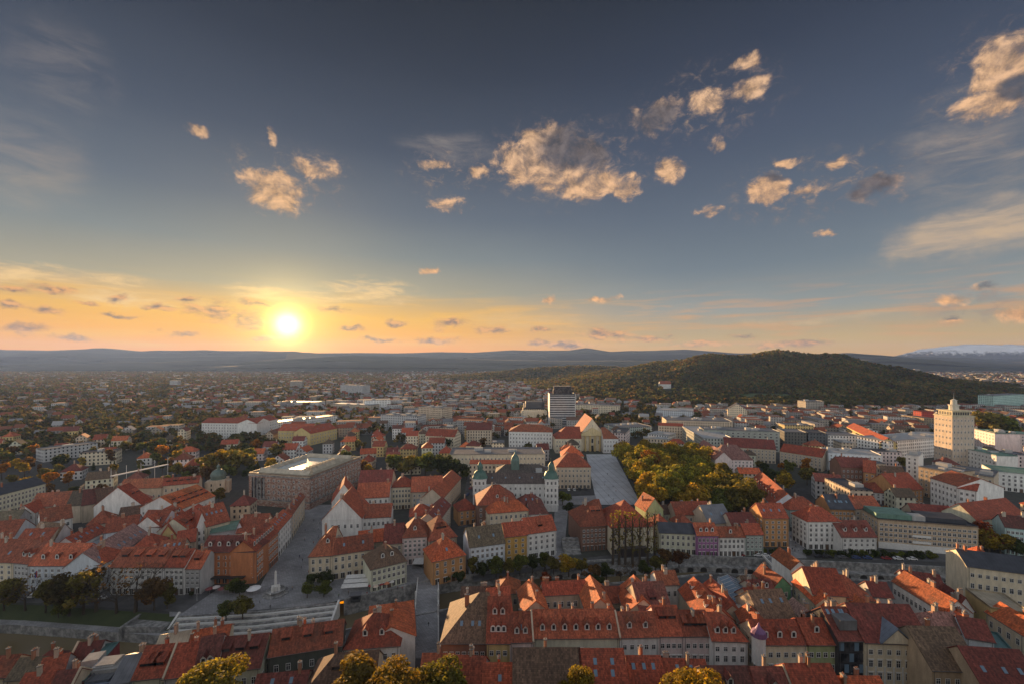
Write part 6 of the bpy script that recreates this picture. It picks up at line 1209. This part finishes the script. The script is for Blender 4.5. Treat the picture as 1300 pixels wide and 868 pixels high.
for px, by, top, c, lab in SP: tree_px(px, by, top, 'round', c, lab, 'single trees between the houses', wide=1.15, lod=1 if by > 640 else 2)
# ---------------------------------------------------------------- keep-clear areas
def inside(pt, poly):
    x, y = pt; c = False; n = len(poly)
    for i in range(n):
        (x0, y0), (x1, y1) = poly[i], poly[(i + 1) % n]
        if (y0 > y) != (y1 > y) and x < (x1 - x0) * (y - y0) / (y1 - y0) + x0: c = not c
    return c
CLEAR = [[(742, 598), (838, 598), (852, 668), (730, 668)], [(740, 572), (784, 572), (830, 645), (750, 645)], [(330, 745), (384, 645), (436, 640), (400, 745)], [(583, 668), (598, 668), (610, 596), (592, 596)], [(700, 720), (716, 720), (724, 640), (758, 640), (750, 618), (706, 630)], [(786, 578), (870, 578), (960, 662), (830, 655)], [(1000, 705), (1026, 705), (1012, 655), (998, 655)], [(690, 545), (735, 545), (735, 575), (700, 575)]]
HEADINGS = lambda px: 25 if px < 300 else 8 if px < 560 else -3 if px < 760 else -14
fr = random.Random(77)
def hill_at(x, y): return float(hz(x, y)) > 4.5
sites = []
def gen(y0, y1, s):
    y = y0
    while y < y1:
        w = 1.24 * y + 40; x = -w
        while x < w:
            sites.append((x + fr.uniform(-.33, .33) * s, y + fr.uniform(-.33, .33) * s)); x += s
        y += s
gen(215, 560, 17); gen(560, 1000, 20); gen(1000, 1900, 26); gen(1900, 4300, 42)
stuffB, stuffT, nh = [], [], 0
sites.sort(key=lambda q: q[1])
WN = [('W', 'white'), ('C', 'cream'), ('B', 'beige'), ('I', 'pale pink'), ('Y', 'yellow'), ('H', 'pale green'), ('S', 'grey')]; RN = [('r', 'red'), ('o', 'orange-red'), ('d', 'dark red'), ('b', 'brown'), ('g', 'grey')]
ZN = [(0, 'amid trees beyond the old quarter'), (150, 'below the white block'), (340, 'between library and yellow school'), (450, 'behind the central red roofs'), (570, 'around the museum palace'), (720, 'near the church and tower'), (870, 'beside the office complex'), (1030, 'in the shopping quarter'), (1180, 'around the skyscraper')]
used = {}
for x, y in sites:
    px, py = CX + x * FOC / y, HY + CAM_H * FOC / y
    if px < -60 or px > 1360: continue
    if occupied(x, y, 7): continue
    if any(inside((px, py), c) for c in CLEAR): continue
    if y < 225 + (30 if abs(x) < 120 else 0): continue
    hill = y > 880 and hill_at(x, y)
    if hill: continue
    urban = .33 if px < 230 else .62 if px < 420 else .8 if px < 760 else .62 if px < 880 else .84
    if 960 < px < 1075 and 585 < py < 628: urban = .05
    if px < 330 and 530 < py < 612: urban = .2
    if 560 < y < 900 and 735 < px < 870: urban = .25
    if y > 1900: urban = .22 if px < 250 else .52 if px > 230 else .4
    if fr.random() < urban:
        mod = fr.random() < (.07 if px < 500 else .2 if px < 900 else .5); ang = R(HEADINGS(px) + fr.uniform(-9, 9) + (90 if fr.random() < .3 else 0))
        Lb, db = (fr.uniform(18, 40), fr.uniform(11, 16)) if mod else (fr.uniform(10, 22), fr.uniform(9, 12.5))
        if y < 560 and not mod: Lb = fr.uniform(10, 17)
        hb = fr.uniform(12, 20) if mod else fr.uniform(6, 12.5) if px < 500 else fr.uniform(8, 15)
        if y > 640: Lb *= .78; db *= .88; hb *= .78
        if y > 1900: Lb *= 1.2
        if y < 640 and nh < 125:
            e, n = Vector((math.cos(ang), math.sin(ang), 0)), Vector((-math.sin(ang), math.cos(ang), 0)); A = Vector((x, y, 0)) - e * Lb / 2 - n * db / 2
            if any(occupied(*(A + e * Lb * s + n * db * t).xy, 2) for s in (0, .5, 1) for t in (0, 1)): continue
            wc, wn = fr.choice(WN); rc, rn = fr.choice(RN[:4]) if not mod else fr.choice([('g', 'grey'), ('r', 'red'), ('m', 'pale metal'), ('k', 'slate')])
            a, b_ = A, A + e * Lb
            zn = [z for k, z in ZN if k <= max(px, 0)][-1]; sh = 'flat-roofed' if mod and rc != 'r' else fr.choice(('gabled', 'hipped')); szn = 'long' if Lb > 18 else 'tall' if hb > 12 else 'small' if Lb < 13 else 'plain'
            lab = f'{szn} {wn} {sh} house with {rn} roof {zn}'
            u = used.get(lab, 0); used[lab] = u + 1
            if u: lab += [', farther twin', ', third alike', ', fourth alike', ', fifth alike'][min(u - 1, 3)]
            proj = lambda v_: (CX + v_.x * FOC / v_.y, HY + (CAM_H - hb) * FOC / v_.y)
            pa, pb = proj(a), proj(b_)
            if pa[0] > pb[0]:
                a, b_ = A + e * Lb + n * db, A + n * db; pa, pb = proj(a), proj(b_)
                if pa[0] > pb[0]: continue
            building('town_house', lab, 'house', pa, pb, hb, None, kind='f' if sh == 'flat-roofed' else 'g', d=db, p=.3 if mod and sh != 'flat-roofed' else .8, hip='LR' if sh == 'hipped' else '', wall=wc, roof=rc, lod=1, chim=1, group='houses of the middle distance'); nh += 1
        else:
            stuffB.append((x, y, ang, Lb, db, hb, 0 if mod else fr.uniform(.6, .95)))
            OCC[(int(x // 4), int(y // 4))] = 1
    else:
        ht = fr.uniform(7, 15)
        if y < 520 and NTREE[0] < 290:
            c = fr.choice([GRN, OLV, DGR, BRN, YEL, DGR, ORA]); nm = {GRN: 'green', OLV: 'olive', DGR: 'dark green', BRN: 'brown', YEL: 'yellow', ORA: 'orange'}[c]
            tree(x, y, ht, fr.choice(('round', 'round', 'oval', 'cone' if c in (DGR, GRN) else 'round')), c, f'{nm} tree among the houses ' + [z for k, z in ZN if k <= max(px, 0)][-1], f'{nm} trees among the middle houses', lod=2)
        else: stuffT.append((x, y, ht))
        # gardens are thick with trees
    if y > 430:
        for _ in range(3 if y < 1900 else 5):
            if fr.random() < (.85 if px < 480 else .55 if px < 900 else .4):
                xx, yy = x + fr.uniform(-1, 1) * (13 if y < 1900 else 26), y + fr.uniform(-1, 1) * (13 if y < 1900 else 26)
                if not occupied(xx, yy, 3) or y > 1000: stuffT.append((xx, yy, fr.uniform(6, 13.5)))
# ---------------------------------------------------------------- stuff: far houses, far trees, the wood on the hill
b = MB()
for x, y, a, Lb, db, hb, p in stuffB:
    ca, sa = math.cos(a), math.sin(a); u = db / 2; tf = lambda X, Y, Z: (x + X * ca - Y * sa, y + X * sa + Y * ca, Z)
    q = [(-Lb / 2, -u), (Lb / 2, -u), (Lb / 2, u), (-Lb / 2, u)]
    b.faces([tf(*c, 0) for c in q] + [tf(*c, hb) for c in q], [(0, 1, 5, 4), (1, 2, 6, 5), (2, 3, 7, 6), (3, 0, 4, 7)], 0)
    if p == 0: b.faces([tf(*c, hb) for c in q], [(0, 1, 2, 3)], 1)
    else:
        zr = hb + u * p; e = [tf(s * (Lb / 2 + .3), t * (u + .4), hb - .4 * p) for s, t in ((-1, -1), (1, -1), (1, 1), (-1, 1))] + [tf(-Lb / 2 - .3, 0, zr), tf(Lb / 2 + .3, 0, zr)]
        b.faces(e, [(0, 1, 5, 4), (2, 3, 4, 5)], 1); b.faces([tf(-Lb / 2, -u, hb), tf(-Lb / 2, u, hb), tf(-Lb / 2, 0, zr - .1), tf(Lb / 2, -u, hb), tf(Lb / 2, u, hb), tf(Lb / 2, 0, zr - .1)], [(0, 2, 1), (3, 4, 5)], 0)
hr2 = random.Random(4)
for k in range(26):        # long pale halls and slab blocks far out on the plain
    y = hr2.uniform(1500, 4300); px = hr2.uniform(0, 1300); x = (px - CX) * y / FOC
    if hill_at(x, y) or float(hz(x, y - 300)) > 20: continue
    Lb, db, hb = (hr2.uniform(50, 130), hr2.uniform(20, 45), hr2.uniform(7, 11)) if hr2.random() < .6 else (hr2.uniform(20, 50), 14, hr2.uniform(22, 40)); b.box(x - Lb / 2, x + Lb / 2, y, y + db, 0, hb, 0)
fc = link('distant_houses', b.mesh('distant_houses', ['far_plaster', 'far_roof'])); tag(fc, 'mass of small distant houses and halls spreading to the hills', 'distant town', kind='stuff')
def stamp(name, items, protos, mat, z0=None):
    rs = np.random.RandomState(5); V, Fq, off = [], [], 0
    items = np.array(items); which = rs.randint(0, len(protos), len(items))
    for k, (pv, pf) in enumerate(protos):
        it = items[which == k]
        if not len(it): continue
        a = rs.uniform(0, 6.28, len(it)); ca, sa = np.cos(a)[:, None], np.sin(a)[:, None]; s = (it[:, 2] / 10)[:, None]; w = s * rs.uniform(.9, 1.3, (len(it), 1))
        X = it[:, 0:1] + (pv[:, 0] * ca - pv[:, 1] * sa) * w; Y = it[:, 1:2] + (pv[:, 0] * sa + pv[:, 1] * ca) * w; Z = (it[:, 3:4] if it.shape[1] > 3 else 0) + pv[:, 2] * s
        v = np.stack([X, Y, Z], -1).reshape(-1, 3); f = (pf[None] + (np.arange(len(it)) * len(pv))[:, None, None]).reshape(-1, pf.shape[1]) + off
        V.append(v); Fq.append(f); off += len(v)
    return arr_mesh(name, np.concatenate(V), np.concatenate(Fq), mat)
def clump(seed, kind, n, size):
    rs = np.random.RandomState(seed); return leaf_cloud(rs, crown_lobes(rs, kind), n, size)
near_t = [t for t in stuffT if t[1] < 1300]; far_t = [t for t in stuffT if t[1] >= 1300]
ft = link('garden_trees', stamp('garden_trees', near_t, [clump(i, 'round' if i % 3 else 'oval', 46, 1.5) for i in range(5)], 'wood_crowns')); tag(ft, 'countless garden trees filling the gaps between the middle and distant houses', 'trees', kind='stuff')
ft = link('distant_trees', stamp('distant_trees', far_t, [clump(i + 9, 'round', 16, 2.6) for i in range(4)], 'wood_crowns')); tag(ft, 'distant tree cover on the plain between the far houses', 'trees', kind='stuff')
wood = []; wr = np.random.RandomState(12)
for y in np.arange(900, 2700, 10.5):
    xs = np.arange(max(-700, -1.25 * y), min(2900, 1.25 * y), 10.5); xx = xs + wr.uniform(-4, 4, len(xs)); yy = y + wr.uniform(-4, 4, len(xs)); z = hz(xx, yy)
    keep = (z > 4.5) & ~((np.abs(xx - 606) < 82) & (np.abs(yy - 1052) < 36) & (wr.uniform(size=len(xs)) < .97))
    keep &= ~((np.abs(xx - 432) < 24) & (yy > 1135) & (yy < 1232))
    slope = hz(xx, yy + 12) - z; keep &= (slope > -1.6) | (wr.uniform(size=len(xs)) < .25)
    if y > 1900: keep &= wr.uniform(size=len(xs)) < .6
    wood += [(a, b_, h_, c_) for a, b_, h_, c_ in zip(xx[keep], yy[keep], wr.uniform(9, 19, keep.sum()), z[keep] - 5.5)]
print('wood', len(wood), 'far houses', len(stuffB), 'trees', NTREE[0], len(near_t), len(far_t), 'houses', nh)
fw = link('forest', stamp('forest', wood, [clump(i + 30, 'round' if i % 4 else 'oval', 24, 2.3) for i in range(6)], 'wood_crowns')); tag(fw, 'dense mixed autumn wood covering the low hill', 'forest', kind='stuff')
b = MB(); n = 14
for i in range(n):
    for j in range(6):
        q = lambda i_, j_: (520 + i_ * 172 / n, 1012 + j_ * 14, float(hz(520 + i_ * 172 / n, 1012 + j_ * 14)) - 2.5)
        b.poly([q(i, j), q(i + 1, j), q(i + 1, j + 1), q(i, j + 1)])
structure(link('hillside_meadow', b.mesh('hillside_meadow', ['meadow'])))
# ---------------------------------------------------------------- the evening haze
if HAZE > 0:
    b = MB(); b.box(-9700, 9700, -260, 9700, -8, 480); hm = bpy.data.materials.new('haze'); hm.use_nodes = True; nt = NT(hm.node_tree); nt.n.clear()
    o_ = nt.node('ShaderNodeOutputMaterial'); v_ = nt.node('ShaderNodeVolumePrincipled'); nt.l.new(v_.outputs[0], o_.inputs['Volume'])
    v_.inputs['Color'].default_value = (.30, .48, 1.0, 1); v_.inputs['Density'].default_value = HAZE; v_.inputs['Anisotropy'].default_value = .28
    MATS['haze'] = hm; hb_ = link('haze', b.mesh('haze', ['haze'])); hb_['kind'] = 'stuff'; hb_['label'] = 'thin evening haze over the town'
